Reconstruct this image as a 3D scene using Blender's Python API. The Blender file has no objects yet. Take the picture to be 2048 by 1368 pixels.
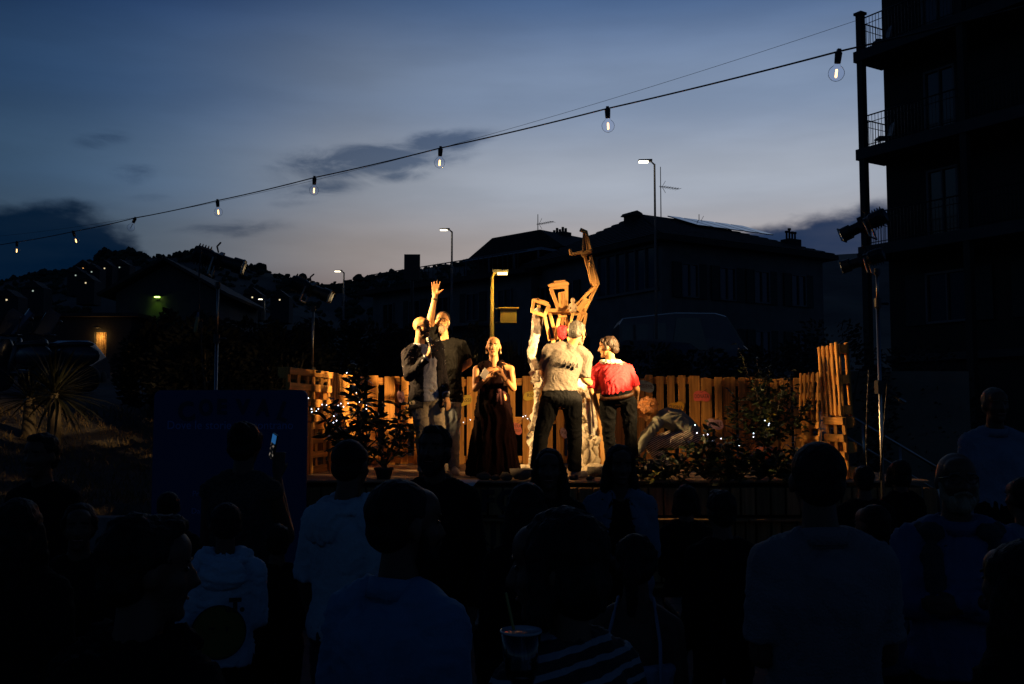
import bpy, bmesh, math, random
from mathutils import Vector, Matrix, Euler, noise as mnoise
R = math.radians
V = Vector
random.seed(7)
sc = bpy.context.scene
COL = sc.collection

# ------------------------------------------------------------------ camera
CAM = V((0, 0, 1.85)); PITCH = R(4.17); F = 2000.0
cam_d = bpy.data.cameras.new('camera'); cam = bpy.data.objects.new('camera', cam_d); COL.objects.link(cam)
cam.location = CAM; cam.rotation_euler = (R(90) + PITCH, 0, 0)
cam_d.sensor_width = 36; cam_d.lens = F / 2048 * 36; cam_d.clip_end = 3000; cam_d.clip_start = .05
sc.camera = cam

def at(px, py, Y):
    """world point seen at photo pixel (px, py) at distance Y from the camera"""
    dx = (px - 1024) / F; dy = (684 - py) / F
    d = V((dx, math.cos(PITCH) - dy * math.sin(PITCH), math.sin(PITCH) + dy * math.cos(PITCH)))
    return CAM + d * (Y / d.y)
def azel(px, py):
    d = at(px, py, 10) - CAM
    return math.atan2(d.x, d.y), math.atan2(d.z, math.hypot(d.x, d.y))

# ------------------------------------------------------------------ sky (dusk)
world = bpy.data.worlds.new('World'); sc.world = world; world.use_nodes = True
def build_sky():
    nt = world.node_tree; nt.nodes.clear(); N = nt.nodes; L = nt.links
    def nd(t, **k):
        n = N.new(t)
        for a, b in k.items(): setattr(n, a, b)
        return n
    def math_(op, a, b=None, c=None, clamp=False):
        n = nd('ShaderNodeMath', operation=op, use_clamp=clamp)
        for i, v in enumerate((a, b, c)):
            if v is None: continue
            if isinstance(v, (int, float)): n.inputs[i].default_value = v
            else: L.new(v, n.inputs[i])
        return n.outputs[0]
    def mix(f, a, b, t='MIX'):
        n = nd('ShaderNodeMix', data_type='RGBA', blend_type=t)
        for i, v in ((0, f), (6, a), (7, b)):
            if isinstance(v, (int, float)): n.inputs[i].default_value = v
            elif isinstance(v, tuple): n.inputs[i].default_value = (*v, 1)
            else: L.new(v, n.inputs[i])
        return n.outputs[2]
    tc = nd('ShaderNodeTexCoord'); sep = nd('ShaderNodeSeparateXYZ'); L.new(tc.outputs['Generated'], sep.inputs[0])
    x, y, z = sep.outputs
    az = math_('ARCTAN2', x, y)                    # 0 straight ahead, + to the right
    el = math_('ARCSINE', z)
    ramp = nd('ShaderNodeValToRGB'); e = ramp.color_ramp; e.interpolation = 'EASE'
    stops = [(-10, (.06, .05, .055)), (0, (.27, .150, .125)), (5.2, (.325, .212, .195)), (9, (.40, .355, .345)), (13, (.37, .41, .485)),
             (18, (.208, .278, .41)), (24, (.064, .127, .27)), (34, (.030, .062, .14)), (55, (.014, .030, .066)), (90, (.009, .020, .046))]
    while len(e.elements) < len(stops): e.elements.new(.5)
    for el_, (a, c) in zip(e.elements, stops): el_.position = (a + 10) / 100; el_.color = (*c, 1)
    L.new(math_('MULTIPLY_ADD', el, 180 / math.pi / 100, .1), ramp.inputs[0])
    # brighter towards the place where the sun went down, dim opposite
    dz = math_('POWER', math_('DIVIDE', math_('ABSOLUTE', math_('SUBTRACT', az, math.radians(11))), math.radians(26.6)), 2.6)
    glow_v = math_('MULTIPLY_ADD', math_('POWER', 2.71828, math_('MULTIPLY', dz, -1)), .845, .155)
    sky = mix(1.0, ramp.outputs[0], glow_v, 'MULTIPLY')
    # cold twilight tint away from the sunset
    away = nd('ShaderNodeMapRange', interpolation_type='SMOOTHSTEP')
    L.new(glow_v, away.inputs[0]); away.inputs[1].default_value = .1; away.inputs[2].default_value = .72
    tint = mix(away.outputs[0], (.44, .90, 1.42), (1, 1, 1))
    sky = mix(1.0, sky, tint, 'MULTIPLY')
    # clouds: coordinates are azimuth / elevation in radians
    comb = nd('ShaderNodeCombineXYZ'); L.new(az, comb.inputs[0]); L.new(el, comb.inputs[1])
    def noise(scale, sx, sy, detail=6, rough=.6, rot=0, dist=0.0):
        mp = nd('ShaderNodeMapping'); mp.inputs['Scale'].default_value = (sx, sy, 1); mp.inputs['Rotation'].default_value = (0, 0, rot)
        L.new(comb.outputs[0], mp.inputs[0])
        n = nd('ShaderNodeTexNoise'); n.inputs['Scale'].default_value = scale; n.inputs['Detail'].default_value = detail
        n.inputs['Roughness'].default_value = rough; n.inputs['Distortion'].default_value = dist
        L.new(mp.outputs[0], n.inputs['Vector']); return n.outputs[0]
    wisp_n = noise(14, 1, 3.2, 8, .62, R(-14), .6)
    soft_n = noise(5, 1, 5, 5, .5, R(-6))
    edge_n = noise(16, 1, 2.2, 7, .55)
    # low banks of dark cloud at both sides: elevation threshold as a curve of azimuth
    bank = nd('ShaderNodeFloatCurve'); cm = bank.mapping; cv = cm.curves[0]
    prof = [(-700, 400), (-300, 385), (0, 408), (110, 402), (190, 418), (255, 462), (300, 500), (345, 560), (420, 640), (1250, 640), (1400, 500), (1480, 455), (1570, 432), (1680, 420), (1790, 405), (2100, 380), (2700, 400)]
    pts = [(-math.pi, .16)] + [azel(a, b) for a, b in prof] + [(math.pi, .16)]
    while len(cv.points) < len(pts): cv.points.new(.5, .5)
    for p, (a, b) in zip(cv.points, pts): p.location = (a / (2 * math.pi) + .5, b); p.handle_type = 'VECTOR'
    cm.update()
    L.new(math_('MULTIPLY_ADD', az, 1 / (2 * math.pi), .5), bank.inputs['Value'])
    thr = math_('MULTIPLY_ADD', math_('SUBTRACT', edge_n, .5), .045, bank.outputs[0])
    d = math_('SUBTRACT', thr, el)
    bm = nd('ShaderNodeMapRange', interpolation_type='SMOOTHSTEP'); L.new(d, bm.inputs[0]); bm.inputs[1].default_value = -.006; bm.inputs[2].default_value = .013
    bankcol = nd('ShaderNodeMapRange', interpolation_type='SMOOTHSTEP'); L.new(az, bankcol.inputs[0]); bankcol.inputs[1].default_value = -.4; bankcol.inputs[2].default_value = .25
    bc = mix(bankcol.outputs[0], (.0006, .0082, .026), (.013, .030, .078))
    bankf = math_('MULTIPLY', bm.outputs[0], math_('MULTIPLY_ADD', soft_n, .25, .84, True))
    # wisps
    tot = None
    for px, py, rx, ry, s in [(740, 322, 210, 40, 1.0), (880, 285, 110, 28, .95), (650, 375, 120, 26, .75), (800, 352, 90, 18, .8), (270, 350, 70, 26, .55), (205, 278, 60, 22, .7), (470, 458, 130, 20, .7),
                              (300, 395, 60, 14, .5), (100, 420, 150, 30, .6), (600, 405, 90, 14, .5), (1620, 360, 120, 14, .25), (1100, 300, 200, 14, .22), (480, 330, 150, 16, .3)]:
        a0, e0 = azel(px, py); ra = rx / F; re = ry / F
        t = R(-7); da = math_('SUBTRACT', az, a0); de = math_('SUBTRACT', el, e0)
        de2 = math_('MULTIPLY_ADD', da, math.tan(t), de)
        q = math_('ADD', math_('POWER', math_('ABSOLUTE', math_('DIVIDE', da, ra)), 2), math_('POWER', math_('ABSOLUTE', math_('DIVIDE', de2, re)), 2))
        g = math_('MULTIPLY', math_('POWER', 2.718, math_('MULTIPLY', q, -.8)), s)
        tot = g if tot is None else math_('MAXIMUM', tot, g)
    w = math_('MULTIPLY', tot, math_('MULTIPLY', wisp_n, 1.75))
    wm = nd('ShaderNodeMapRange', interpolation_type='SMOOTHSTEP'); L.new(w, wm.inputs[0]); wm.inputs[1].default_value = .26; wm.inputs[2].default_value = .85
    # broad faint streaks over the whole sky
    st = nd('ShaderNodeMapRange', interpolation_type='SMOOTHSTEP'); L.new(soft_n, st.inputs[0]); st.inputs[1].default_value = .3; st.inputs[2].default_value = .7; st.inputs[3].default_value = .93; st.inputs[4].default_value = 1.05
    sky = mix(1.0, sky, st.outputs[0], 'MULTIPLY')
    sky = mix(math_('MULTIPLY', wm.outputs[0], .9), sky, mix(1.0, sky, (.24, .32, .44), 'MULTIPLY'))
    sky = mix(bankf, sky, bc)
    bg = nd('ShaderNodeBackground'); L.new(sky, bg.inputs[0]); bg.inputs[1].default_value = 1.0
    out = nd('ShaderNodeOutputWorld'); L.new(bg.outputs[0], out.inputs[0])
build_sky()
sc.view_settings.view_transform = 'Standard'; sc.view_settings.look = 'None'
sc.view_settings.exposure = 0; sc.view_settings.gamma = 1; sc.view_settings.use_curve_mapping = False
sc.render.engine = 'CYCLES'
sc.cycles.max_bounces = 5; sc.cycles.transparent_max_bounces = 12; sc.cycles.sample_clamp_indirect = 4

# power of the stage spotlights (two stands at the left, one at the right)
BEAM = dict(left=1350, left_back=450, right=950, right_low=4000)
WARM = (1, .60, .235)

# ------------------------------------------------------------------ helpers: objects
def link(o, parent=None):
    COL.objects.link(o)
    if parent is not None: o.parent = parent
    return o
def tag(o, label=None, cat=None, group=None, kind=None):
    for k, v in (('label', label), ('category', cat), ('group', group), ('kind', kind)):
        if v: o[k] = v
    return o
def thing(name, label, cat, loc=(0, 0, 0), group=None, rz=0):
    o = bpy.data.objects.new(name, None); link(o); o.location = loc; o.rotation_euler = (0, 0, rz)
    o.empty_display_size = .1
    return tag(o, label, cat, group)
def mesh_obj(name, me, parent=None, mat=None, loc=None, M=None):
    if mat is not None and not me.materials: me.materials.append(mat)
    o = bpy.data.objects.new(name, me); link(o, parent)
    if loc is not None: o.location = loc
    if M is not None: o.matrix_local = M
    return o

class MB:
    """collects simple solids into one mesh"""
    def __init__(s): s.v = []; s.f = []; s.mi = []; s.cur = 0
    def add(s, vs, fs):
        n = len(s.v); s.v += [tuple(v) for v in vs]; s.f += [tuple(i + n for i in f) for f in fs]; s.mi += [s.cur] * len(fs)
    def box(s, c, d, M=None):
        x, y, z = d[0] / 2, d[1] / 2, d[2] / 2; c = V(c)
        vs = [V((a * x, b * y, e * z)) for a in (-1, 1) for b in (-1, 1) for e in (-1, 1)]
        if M is not None: vs = [M @ v for v in vs]
        s.add([c + v for v in vs], [(0, 1, 3, 2), (4, 6, 7, 5), (0, 4, 5, 1), (2, 3, 7, 6), (0, 2, 6, 4), (1, 5, 7, 3)])
    def bar(s, p0, p1, w, t, facing=(0, -1, 0)):
        p0 = V(p0); p1 = V(p1); d = p1 - p0; l = d.length; d.normalize(); f = V(facing); f = f - d * f.dot(d)
        if f.length < 1e-4: f = d.orthogonal()
        f.normalize(); u = d.cross(f)
        s.box((p0 + p1) / 2, (l, w, t), Matrix((d, u, f)).transposed())
    def rc(s, p0, r0, p1, r1, seg=12, flat0=False, flat1=False, cap=3):
        """tapered limb with rounded or flat ends"""
        p0 = V(p0); p1 = V(p1); d = p1 - p0
        if d.length < 1e-6: d = V((0, 0, 1e-5))
        d.normalize(); u = d.orthogonal().normalized(); w = d.cross(u); rings = []
        if flat0: rings.append((p0, r0))
        else:
            for i in range(cap, 0, -1):
                a = math.pi / 2 * i / cap * .98; rings.append((p0 - d * r0 * math.sin(a), r0 * math.cos(a)))
            rings.append((p0, r0))
        rings.append((p1, r1))
        if not flat1:
            for i in range(1, cap + 1):
                a = math.pi / 2 * i / cap * .98; rings.append((p1 + d * r1 * math.sin(a), r1 * math.cos(a)))
        vs = [c + (u * math.cos(k * 2 * math.pi / seg) + w * math.sin(k * 2 * math.pi / seg)) * r for c, r in rings for k in range(seg)]
        s.rings(vs, len(rings), seg)
    def rings(s, vs, n, seg):
        fs = []
        for i in range(n - 1):
            for k in range(seg):
                a = i * seg + k; b = i * seg + (k + 1) % seg; fs.append((a, b, b + seg, a + seg))
        fs.append(tuple(range(seg - 1, -1, -1))); fs.append(tuple((n - 1) * seg + k for k in range(seg)))
        s.add(vs, fs)
    def ell(s, c, r, M=None, seg=14, n=9):
        c = V(c); vs = []
        for i in range(n):
            th = math.pi * (i + .35) / (n - .3); zz = math.cos(th); rr = math.sin(th)
            for k in range(seg):
                a = -k * 2 * math.pi / seg; p = V((rr * math.cos(a) * r[0], rr * math.sin(a) * r[1], zz * r[2]))
                vs.append(c + (M @ p if M is not None else p))
        s.rings(vs, n, seg)
    def loft(s, secs, seg=20, p=2.3):
        """secs: (centre, right, forward, a, b)"""
        vs = []
        for c, r, f, a, b in secs:
            c = V(c)
            for k in range(seg):
                t = k * 2 * math.pi / seg; ct = math.cos(t); st = math.sin(t)
                x = abs(ct) ** (2 / p) * (1 if ct >= 0 else -1) * a; y = abs(st) ** (2 / p) * (1 if st >= 0 else -1) * b
                vs.append(c + V(r) * x + V(f) * y)
        s.rings(vs, len(secs), seg)
    def tube(s, pts, r, seg=8):
        for a, b in zip(pts[:-1], pts[1:]): s.rc(a, r, b, r, seg, cap=1)
    def lathe(s, c, prof, seg=20, M=None):
        c = V(c); vs = []
        for r, z in prof:
            for k in range(seg):
                a = k * 2 * math.pi / seg; p = V((r * math.cos(a), r * math.sin(a), z)); vs.append(c + (M @ p if M is not None else p))
        s.rings(vs, len(prof), seg)
    def prism(s, pts, y0, y1, M=None, c=(0, 0, 0)):
        """outline in x,z extruded from y0 to y1"""
        n = len(pts); vs = [V((a, y0, b)) for a, b in pts] + [V((a, y1, b)) for a, b in pts]
        if M is not None: vs = [M @ v for v in vs]
        vs = [V(c) + v for v in vs]
        s.add(vs, [tuple(range(n)), tuple(range(2 * n - 1, n - 1, -1))] + [(i + n, (i + 1) % n + n, (i + 1) % n, i) for i in range(n)])
    def mesh(s, name='mesh', smooth=False, mats=None):
        me = bpy.data.meshes.new(name); me.from_pydata(s.v, [], s.f); me.update()
        bm = bmesh.new(); bm.from_mesh(me); bmesh.ops.recalc_face_normals(bm, faces=bm.faces); bm.to_mesh(me); bm.free()
        if smooth: me.polygons.foreach_set('use_smooth', [True] * len(me.polygons))
        if mats:
            for m in mats: me.materials.append(m)
            me.polygons.foreach_set('material_index', s.mi)
        return me
    def build(s, name, mat, parent=None, smooth=False, loc=None):
        return mesh_obj(name, s.mesh(name, smooth, mat if isinstance(mat, list) else None), parent, None if isinstance(mat, list) else mat, loc)

PENDING = []
TEX = {}
def cloud_tex(scale, depth=2):
    k = (scale, depth)
    if k not in TEX:
        t = bpy.data.textures.new('wrinkle', 'CLOUDS'); t.noise_scale = scale; t.noise_depth = depth; TEX[k] = t
    return TEX[k]
FOLD = {}
def ridge(q): return max(0.0, 1 - abs(mnoise.noise(q)) * 2.4) ** 1.6
def fold_mesh(me, strength, mode, seed):
    """cloth folds: sharp ridges running along the drape, pushed out along the normals"""
    o = V((seed * 3.17 % 40, seed * 7.31 % 40, seed * 1.93 % 40)); ns = [v.normal.copy() for v in me.vertices]
    for v, n in zip(me.vertices, ns):
        p = v.co; k = mnoise.noise(p * 3.1 + o) * 1.5
        if mode == 'drape': q = V((p.x + p.z * .10 * k, p.y, p.z * .07)) * 11
        elif mode == 'legs': q = V((p.x * .8 + p.z * .3 * k, p.y * .8, p.z * .55 + p.x * .4 * k)) * 13
        else: q = V((p.x + p.z * .55 * k, p.y + p.z * .2 * k, p.z * .30)) * 11
        d = ridge(q + o) * .75 + ridge(q * 2.1 + o * 2) * .3 - .38
        v.co = p + n * (d * strength)
    me.update()
def skin(mb, name, mat, parent, voxel=.012, smooth=4, disp=None, disp2=None, fold=None):
    """one continuous surface from overlapping solids: voxel remesh + smoothing (+ folds)"""
    o = mb.build(name, mat, parent)
    m = o.modifiers.new('remesh', 'REMESH'); m.mode = 'VOXEL'; m.voxel_size = voxel; m.use_smooth_shade = True
    if smooth:
        m = o.modifiers.new('smooth', 'SMOOTH'); m.factor = .5; m.iterations = smooth
    for dd in (disp, disp2):
        if dd:
            m = o.modifiers.new('folds', 'DISPLACE'); m.texture = cloud_tex(dd[1]); m.strength = dd[0]; m.mid_level = .5; m.texture_coords = 'GLOBAL'
    if fold: FOLD[o.name] = fold
    PENDING.append(o); return o
def finalize():
    bpy.context.view_layer.update(); dg = bpy.context.evaluated_depsgraph_get(); new = []
    for o in PENDING:
        new.append(bpy.data.meshes.new_from_object(o.evaluated_get(dg), preserve_all_data_layers=False, depsgraph=dg))
    for o, me in zip(PENDING, new):
        o.modifiers.clear(); old = o.data; o.data = me; me.name = o.name
        if o.name in FOLD: fold_mesh(me, *FOLD[o.name])
        if not me.materials and old.materials: me.materials.append(old.materials[0])
        me.polygons.foreach_set('use_smooth', [True] * len(me.polygons))

# ------------------------------------------------------------------ helpers: materials
def mat(name, col, rough=.8, var=.25, scale=6, bump=.15, bscale=60, metallic=0, stretch=(1, 1, 1), spec=.5, rnd=0.0, detail=5, col2=None, sheen=0):
    m = bpy.data.materials.new(name); m.use_nodes = True; nt = m.node_tree; N = nt.nodes; L = nt.links
    b = N['Principled BSDF']; b.inputs['Roughness'].default_value = rough; b.inputs['Metallic'].default_value = metallic
    b.inputs['Specular IOR Level'].default_value = spec
    if sheen: b.inputs['Sheen Weight'].default_value = sheen
    tc = N.new('ShaderNodeTexCoord'); mp = N.new('ShaderNodeMapping'); mp.inputs['Scale'].default_value = stretch
    L.new(tc.outputs['Object'], mp.inputs[0])
    oi = N.new('ShaderNodeObjectInfo')
    vec = mp.outputs[0]
    if rnd:
        ad = N.new('ShaderNodeVectorMath'); ad.operation = 'MULTIPLY_ADD'
        L.new(oi.outputs['Random'], ad.inputs[0]); ad.inputs[1].default_value = (37, 53, 71); L.new(mp.outputs[0], ad.inputs[2]); vec = ad.outputs[0]
    n1 = N.new('ShaderNodeTexNoise'); n1.inputs['Scale'].default_value = scale; n1.inputs['Detail'].default_value = detail; L.new(vec, n1.inputs['Vector'])
    rp = N.new('ShaderNodeValToRGB'); rp.color_ramp.elements[0].position = .3; rp.color_ramp.elements[1].position = .7
    c0 = tuple(max(0, c * (1 - var)) for c in col) if col2 is None else col; c1 = tuple(min(1, c * (1 + var)) for c in col) if col2 is None else col2
    rp.color_ramp.elements[0].color = (*c0, 1); rp.color_ramp.elements[1].color = (*c1, 1); L.new(n1.outputs[0], rp.inputs[0])
    out = rp.outputs[0]
    if rnd:
        mr = N.new('ShaderNodeMapRange'); mr.inputs[3].default_value = 1 - rnd; mr.inputs[4].default_value = 1 + rnd; L.new(oi.outputs['Random'], mr.inputs[0])
        mx = N.new('ShaderNodeMix'); mx.data_type = 'RGBA'; mx.blend_type = 'MULTIPLY'; mx.inputs[0].default_value = 1
        L.new(out, mx.inputs[6]); L.new(mr.outputs[0], mx.inputs[7]); out = mx.outputs[2]
    L.new(out, b.inputs['Base Color'])
    if bump:
        n2 = N.new('ShaderNodeTexNoise'); n2.inputs['Scale'].default_value = bscale; n2.inputs['Detail'].default_value = 4; L.new(vec, n2.inputs['Vector'])
        bp = N.new('ShaderNodeBump'); bp.inputs['Strength'].default_value = bump; bp.inputs['Distance'].default_value = .02; L.new(n2.outputs[0], bp.inputs['Height']); L.new(bp.outputs[0], b.inputs['Normal'])
    return m
def emit(name, col, s):
    m = bpy.data.materials.new(name); m.use_nodes = True; b = m.node_tree.nodes['Principled BSDF']
    b.inputs['Base Color'].default_value = (*col, 1); b.inputs['Emission Color'].default_value = (*col, 1); b.inputs['Emission Strength'].default_value = s
    return m
def wood(name, col, var=.35, rnd=.25):
    """boards with the grain along local x, knots and weathering"""
    m = mat(name, col, .75, var, 5, .35, 30, stretch=(.35, 6, 6), rnd=rnd, spec=.3)
    nt = m.node_tree; N = nt.nodes; L = nt.links; b = N['Principled BSDF']; src = b.inputs['Base Color'].links[0].from_socket
    tc = [n for n in N if n.type == 'TEX_COORD'][0]; oi = [n for n in N if n.type == 'OBJECT_INFO'][0]
    mp = N.new('ShaderNodeMapping'); mp.inputs['Scale'].default_value = (2.4, 7, 7); L.new(tc.outputs['Object'], mp.inputs[0])
    ad = N.new('ShaderNodeVectorMath'); ad.operation = 'MULTIPLY_ADD'; L.new(oi.outputs['Random'], ad.inputs[0]); ad.inputs[1].default_value = (91, 17, 43); L.new(mp.outputs[0], ad.inputs[2])
    vo = N.new('ShaderNodeTexVoronoi'); vo.inputs['Scale'].default_value = 1.1; L.new(ad.outputs[0], vo.inputs['Vector'])
    rp = N.new('ShaderNodeValToRGB'); rp.color_ramp.elements[0].position = .05; rp.color_ramp.elements[1].position = .16
    rp.color_ramp.elements[0].color = (.25, .18, .14, 1); rp.color_ramp.elements[1].color = (1, 1, 1, 1); L.new(vo.outputs['Distance'], rp.inputs[0])
    mx = N.new('ShaderNodeMix'); mx.data_type = 'RGBA'; mx.blend_type = 'MULTIPLY'; mx.inputs[0].default_value = .8; L.new(src, mx.inputs[6]); L.new(rp.outputs[0], mx.inputs[7])
    L.new(mx.outputs[2], b.inputs['Base Color'])
    return m
def thin_glass(name, tint=(.9, .93, 1), refl=.5):
    m = bpy.data.materials.new(name); m.use_nodes = True; nt = m.node_tree; N = nt.nodes; L = nt.links; N.clear()
    tr = N.new('ShaderNodeBsdfTransparent'); tr.inputs[0].default_value = (*tint, 1)
    gl = N.new('ShaderNodeBsdfGlossy'); gl.inputs['Roughness'].default_value = .03; gl.inputs[0].default_value = (1, 1, 1, 1)
    lw = N.new('ShaderNodeLayerWeight'); lw.inputs[0].default_value = refl; mx = N.new('ShaderNodeMixShader'); L.new(lw.outputs['Fresnel'], mx.inputs[0])
    L.new(tr.outputs[0], mx.inputs[1]); L.new(gl.outputs[0], mx.inputs[2]); o = N.new('ShaderNodeOutputMaterial'); L.new(mx.outputs[0], o.inputs[0]); return m

M_ = {}
def m(name, *a, **k):
    if name not in M_: M_[name] = mat(name, *a, **k)
    return M_[name]
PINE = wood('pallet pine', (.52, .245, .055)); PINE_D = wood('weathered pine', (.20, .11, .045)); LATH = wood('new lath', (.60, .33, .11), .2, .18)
BLACKM = mat('black metal', (.012, .012, .013), .45, .2, bump=.05); STEEL = mat('steel tube', (.42, .40, .37), .3, .1, metallic=1, bump=.02)
CONC = mat('concrete', (.17, .16, .15), .9, .25, 3, .3, 40); PLASTER = mat('house plaster', (.16, .15, .14), .9, .18, 1.5, .15, 30)
ROOF = mat('roof tiles', (.05, .035, .03), .85, .3, 4, .5, 14); DARKGLASS = mat('dark window', (.02, .022, .028), .08, .1, bump=0, spec=.6)
SHUT = mat('louvre shutter', (.03, .035, .03), .7, .2); FRAME = mat('window frame', (.13, .13, .13), .6, .1)
GLASS = thin_glass('clear glass', refl=.35)

_bm_cache = {}
def board_mesh(l, w, t, mat_, bev=.004):
    k = (round(l, 3), round(w, 3), round(t, 3), mat_.name)
    if k not in _bm_cache:
        bm = bmesh.new(); bmesh.ops.create_cube(bm, size=1)
        bmesh.ops.scale(bm, vec=(l, w, t), verts=bm.verts)
        bmesh.ops.bevel(bm, geom=bm.edges[:], offset=min(bev, t * .2), segments=1, affect='EDGES')
        me = bpy.data.meshes.new('board'); bm.to_mesh(me); bm.free(); me.materials.append(mat_); _bm_cache[k] = me
    return _bm_cache[k]
def board(name, p0, p1, w, t, mat_, parent, facing=(0, -1, 0)):
    """a board from p0 to p1 (parent's space), face towards `facing`"""
    p0 = V(p0); p1 = V(p1); d = p1 - p0; l = d.length; d.normalize(); f = V(facing); f = f - d * f.dot(d)
    if f.length < 1e-4: f = d.orthogonal()
    f.normalize(); u = f.cross(d)
    M = Matrix.Translation((p0 + p1) / 2) @ Matrix((d, u, f)).transposed().to_4x4()
    return mesh_obj(name, board_mesh(l, w, t, mat_), parent, None, M=M)
def text_mesh(s, size, mat_, extrude=.002, align='CENTER', space=1.0, bold=0):
    cu = bpy.data.curves.new('lettering', 'FONT'); cu.body = s; cu.size = size; cu.extrude = extrude; cu.align_x = align; cu.align_y = 'CENTER'; cu.space_character = space; cu.offset = bold
    cu.resolution_u = 3
    o = bpy.data.objects.new('lettering', cu); COL.objects.link(o); bpy.context.view_layer.update()
    me = bpy.data.meshes.new_from_object(o.evaluated_get(bpy.context.evaluated_depsgraph_get())); bpy.data.objects.remove(o); bpy.data.curves.remove(cu)
    me.materials.clear(); me.materials.append(mat_); return me
def upright(p, rz=0, tilt=0):
    """matrix for lettering that stands upright and faces the audience (-y)"""
    return Matrix.Translation(p) @ Matrix.Rotation(rz, 4, 'Z') @ Matrix.Rotation(R(90), 4, 'X') @ Matrix.Rotation(tilt, 4, 'Z')
# ================================================================== TERRAIN
def sstep(a, b, x):
    t = max(0, min(1, (x - a) / (b - a))); return t * t * (3 - 2 * t)
def ground_h(x, y):
    y0 = 12.45 if x < -3.3 else 14.7
    y0 += sstep(-3.6, -2.6, x) * 0
    k = 1 - sstep(4.6, 6.6, x)                       # the bank dies out towards the flats on the right
    h = 0
    if y > y0:
        h = .72 * sstep(0, .5, y - y0) + 1.6 * sstep(.2, 8.0, y - y0) + (sstep(30, 60, y) * 2.0 * (1 - sstep(-12, 0, x)))
    return h * k
def build_ground():
    xs = [-600, -300, -150, -80, -50] + [-40 + i * 2 for i in range(8)] + [-24 + i * .6 for i in range(26)] + [-8.4 + i * .3 for i in range(52)] + [7.5 + i * 1.5 for i in range(20)] + [50, 80, 150, 300, 600]
    ys = [-80, -40, -15, -5, 0, 3, 6, 9, 11] + [12 + i * .15 for i in range(30)] + [16.6 + i * .5 for i in range(24)] + [29 + i * 3 for i in range(14)] + [80, 110, 160, 250, 500, 900, 1500]
    vs = [(x, y, ground_h(x, y) + (.03 * mnoise.noise((x * .8, y * .8, 0)) if y > 12.2 else 0)) for y in ys for x in xs]; n = len(xs)
    fs = [(j * n + i, j * n + i + 1, (j + 1) * n + i + 1, (j + 1) * n + i) for j in range(len(ys) - 1) for i in range(n - 1)]
    me = bpy.data.meshes.new('ground'); me.from_pydata(vs, [], fs); me.update()
    me.polygons.foreach_set('use_smooth', [True] * len(me.polygons))
    gm = mat('ground', (.055, .05, .045), .95, .35, 2.5, .6, 25)
    tag(mesh_obj('ground', me, None, gm), 'dark paved square rising into an earth bank', None, None, 'structure')
build_ground()

def build_hills():
    prof = [(-900, 600), (-300, 590), (0, 566), (60, 552), (120, 548), (190, 526), (228, 509), (268, 512), (300, 516), (340, 512), (400, 506), (430, 514), (500, 534), (560, 552), (620, 566), (660, 574), (720, 560), (770, 552), (820, 542), (870, 534), (950, 524), (1100, 524), (1300, 534), (1500, 524), (1660, 510), (1760, 504), (1900, 494), (2300, 500), (3000, 540)]
    def top(px):
        for (a, b), (c, d) in zip(prof[:-1], prof[1:]):
            if a <= px <= c: return b + (d - b) * (px - a) / (c - a)
        return 600
    YR = 300; cols = [i * 15 - 900 for i in range(261)]; vs = []; rows = 12
    for j in range(rows + 2):
        for px in cols:
            p = at(px, top(px), YR)
            if j <= rows:
                t = j / rows; y = 95 + (YR - 95) * t; z = 3.5 + (p.z - 3.5) * t ** 1.25 + (mnoise.noise((p.x * .04, y * .04, 3)) * 3.5 * math.sin(math.pi * t)); vs.append((p.x * (y / YR) ** .9, y, z))
            else: vs.append((p.x * 1.2, 420, 0))
    n = len(cols)
    fs = [(j * n + i, j * n + i + 1, (j + 1) * n + i + 1, (j + 1) * n + i) for j in range(rows + 1) for i in range(n - 1)]
    me = bpy.data.meshes.new('hills'); me.from_pydata(vs, [], fs); me.update(); me.polygons.foreach_set('use_smooth', [True] * len(me.polygons))
    hm = mat('hill scrub', (.035, .04, .03), .95, .4, .12, .6, .6)
    tag(mesh_obj('hills', me, None, hm), 'dark wooded hills behind the houses', None, None, 'structure')
    rnd = random.Random(3); mb = MB()
    def clump(p, s):
        for _ in range(4):
            q = p + V((rnd.uniform(-s, s), rnd.uniform(-s, s) * .6, rnd.uniform(0, s * .9))); r = s * rnd.uniform(.35, .75)
            vs = [q + V(v).normalized() * r * rnd.uniform(.7, 1.25) for v in ((1, 0, 0), (-1, 0, 0), (0, 1, 0), (0, -1, 0), (0, 0, 1), (0, 0, -1), (.7, 0, .7), (-.7, 0, .7))]
            mb.add(vs, [(0, 2, 6), (6, 2, 4), (2, 1, 7), (2, 7, 4), (1, 3, 7), (7, 3, 4), (3, 0, 6), (3, 6, 4), (2, 0, 5), (1, 2, 5), (3, 1, 5), (0, 3, 5)])
    px = -60
    while px < 1000:
        p = at(px, top(px), YR); big = 1.9 if 205 < px < 285 else (1.25 if px < 430 else 1.0)
        if 300 < px < 345: big *= .6
        clump(p - V((0, 0, .8)), rnd.uniform(.7, 1.5) * big); px += rnd.uniform(3, 8)
    for _ in range(900):
        px = rnd.uniform(-80, 1000); t = rnd.random() ** .7; p = at(px, top(px), YR); y = 95 + (YR - 95) * t
        clump(V((p.x * (y / YR) ** .9, y, 3.2 + (p.z - 3.5) * t ** 1.25)), rnd.uniform(.9, 1.8) * (.5 + .5 * t))
    fm = mat('far foliage', (.03, .04, .022), .95, .4, .4, 0)
    tag(mb.build('hillside_woods', fm), 'dark trees covering the hills and fringing their ridge', 'woods', None, 'stuff')
build_hills()

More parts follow.
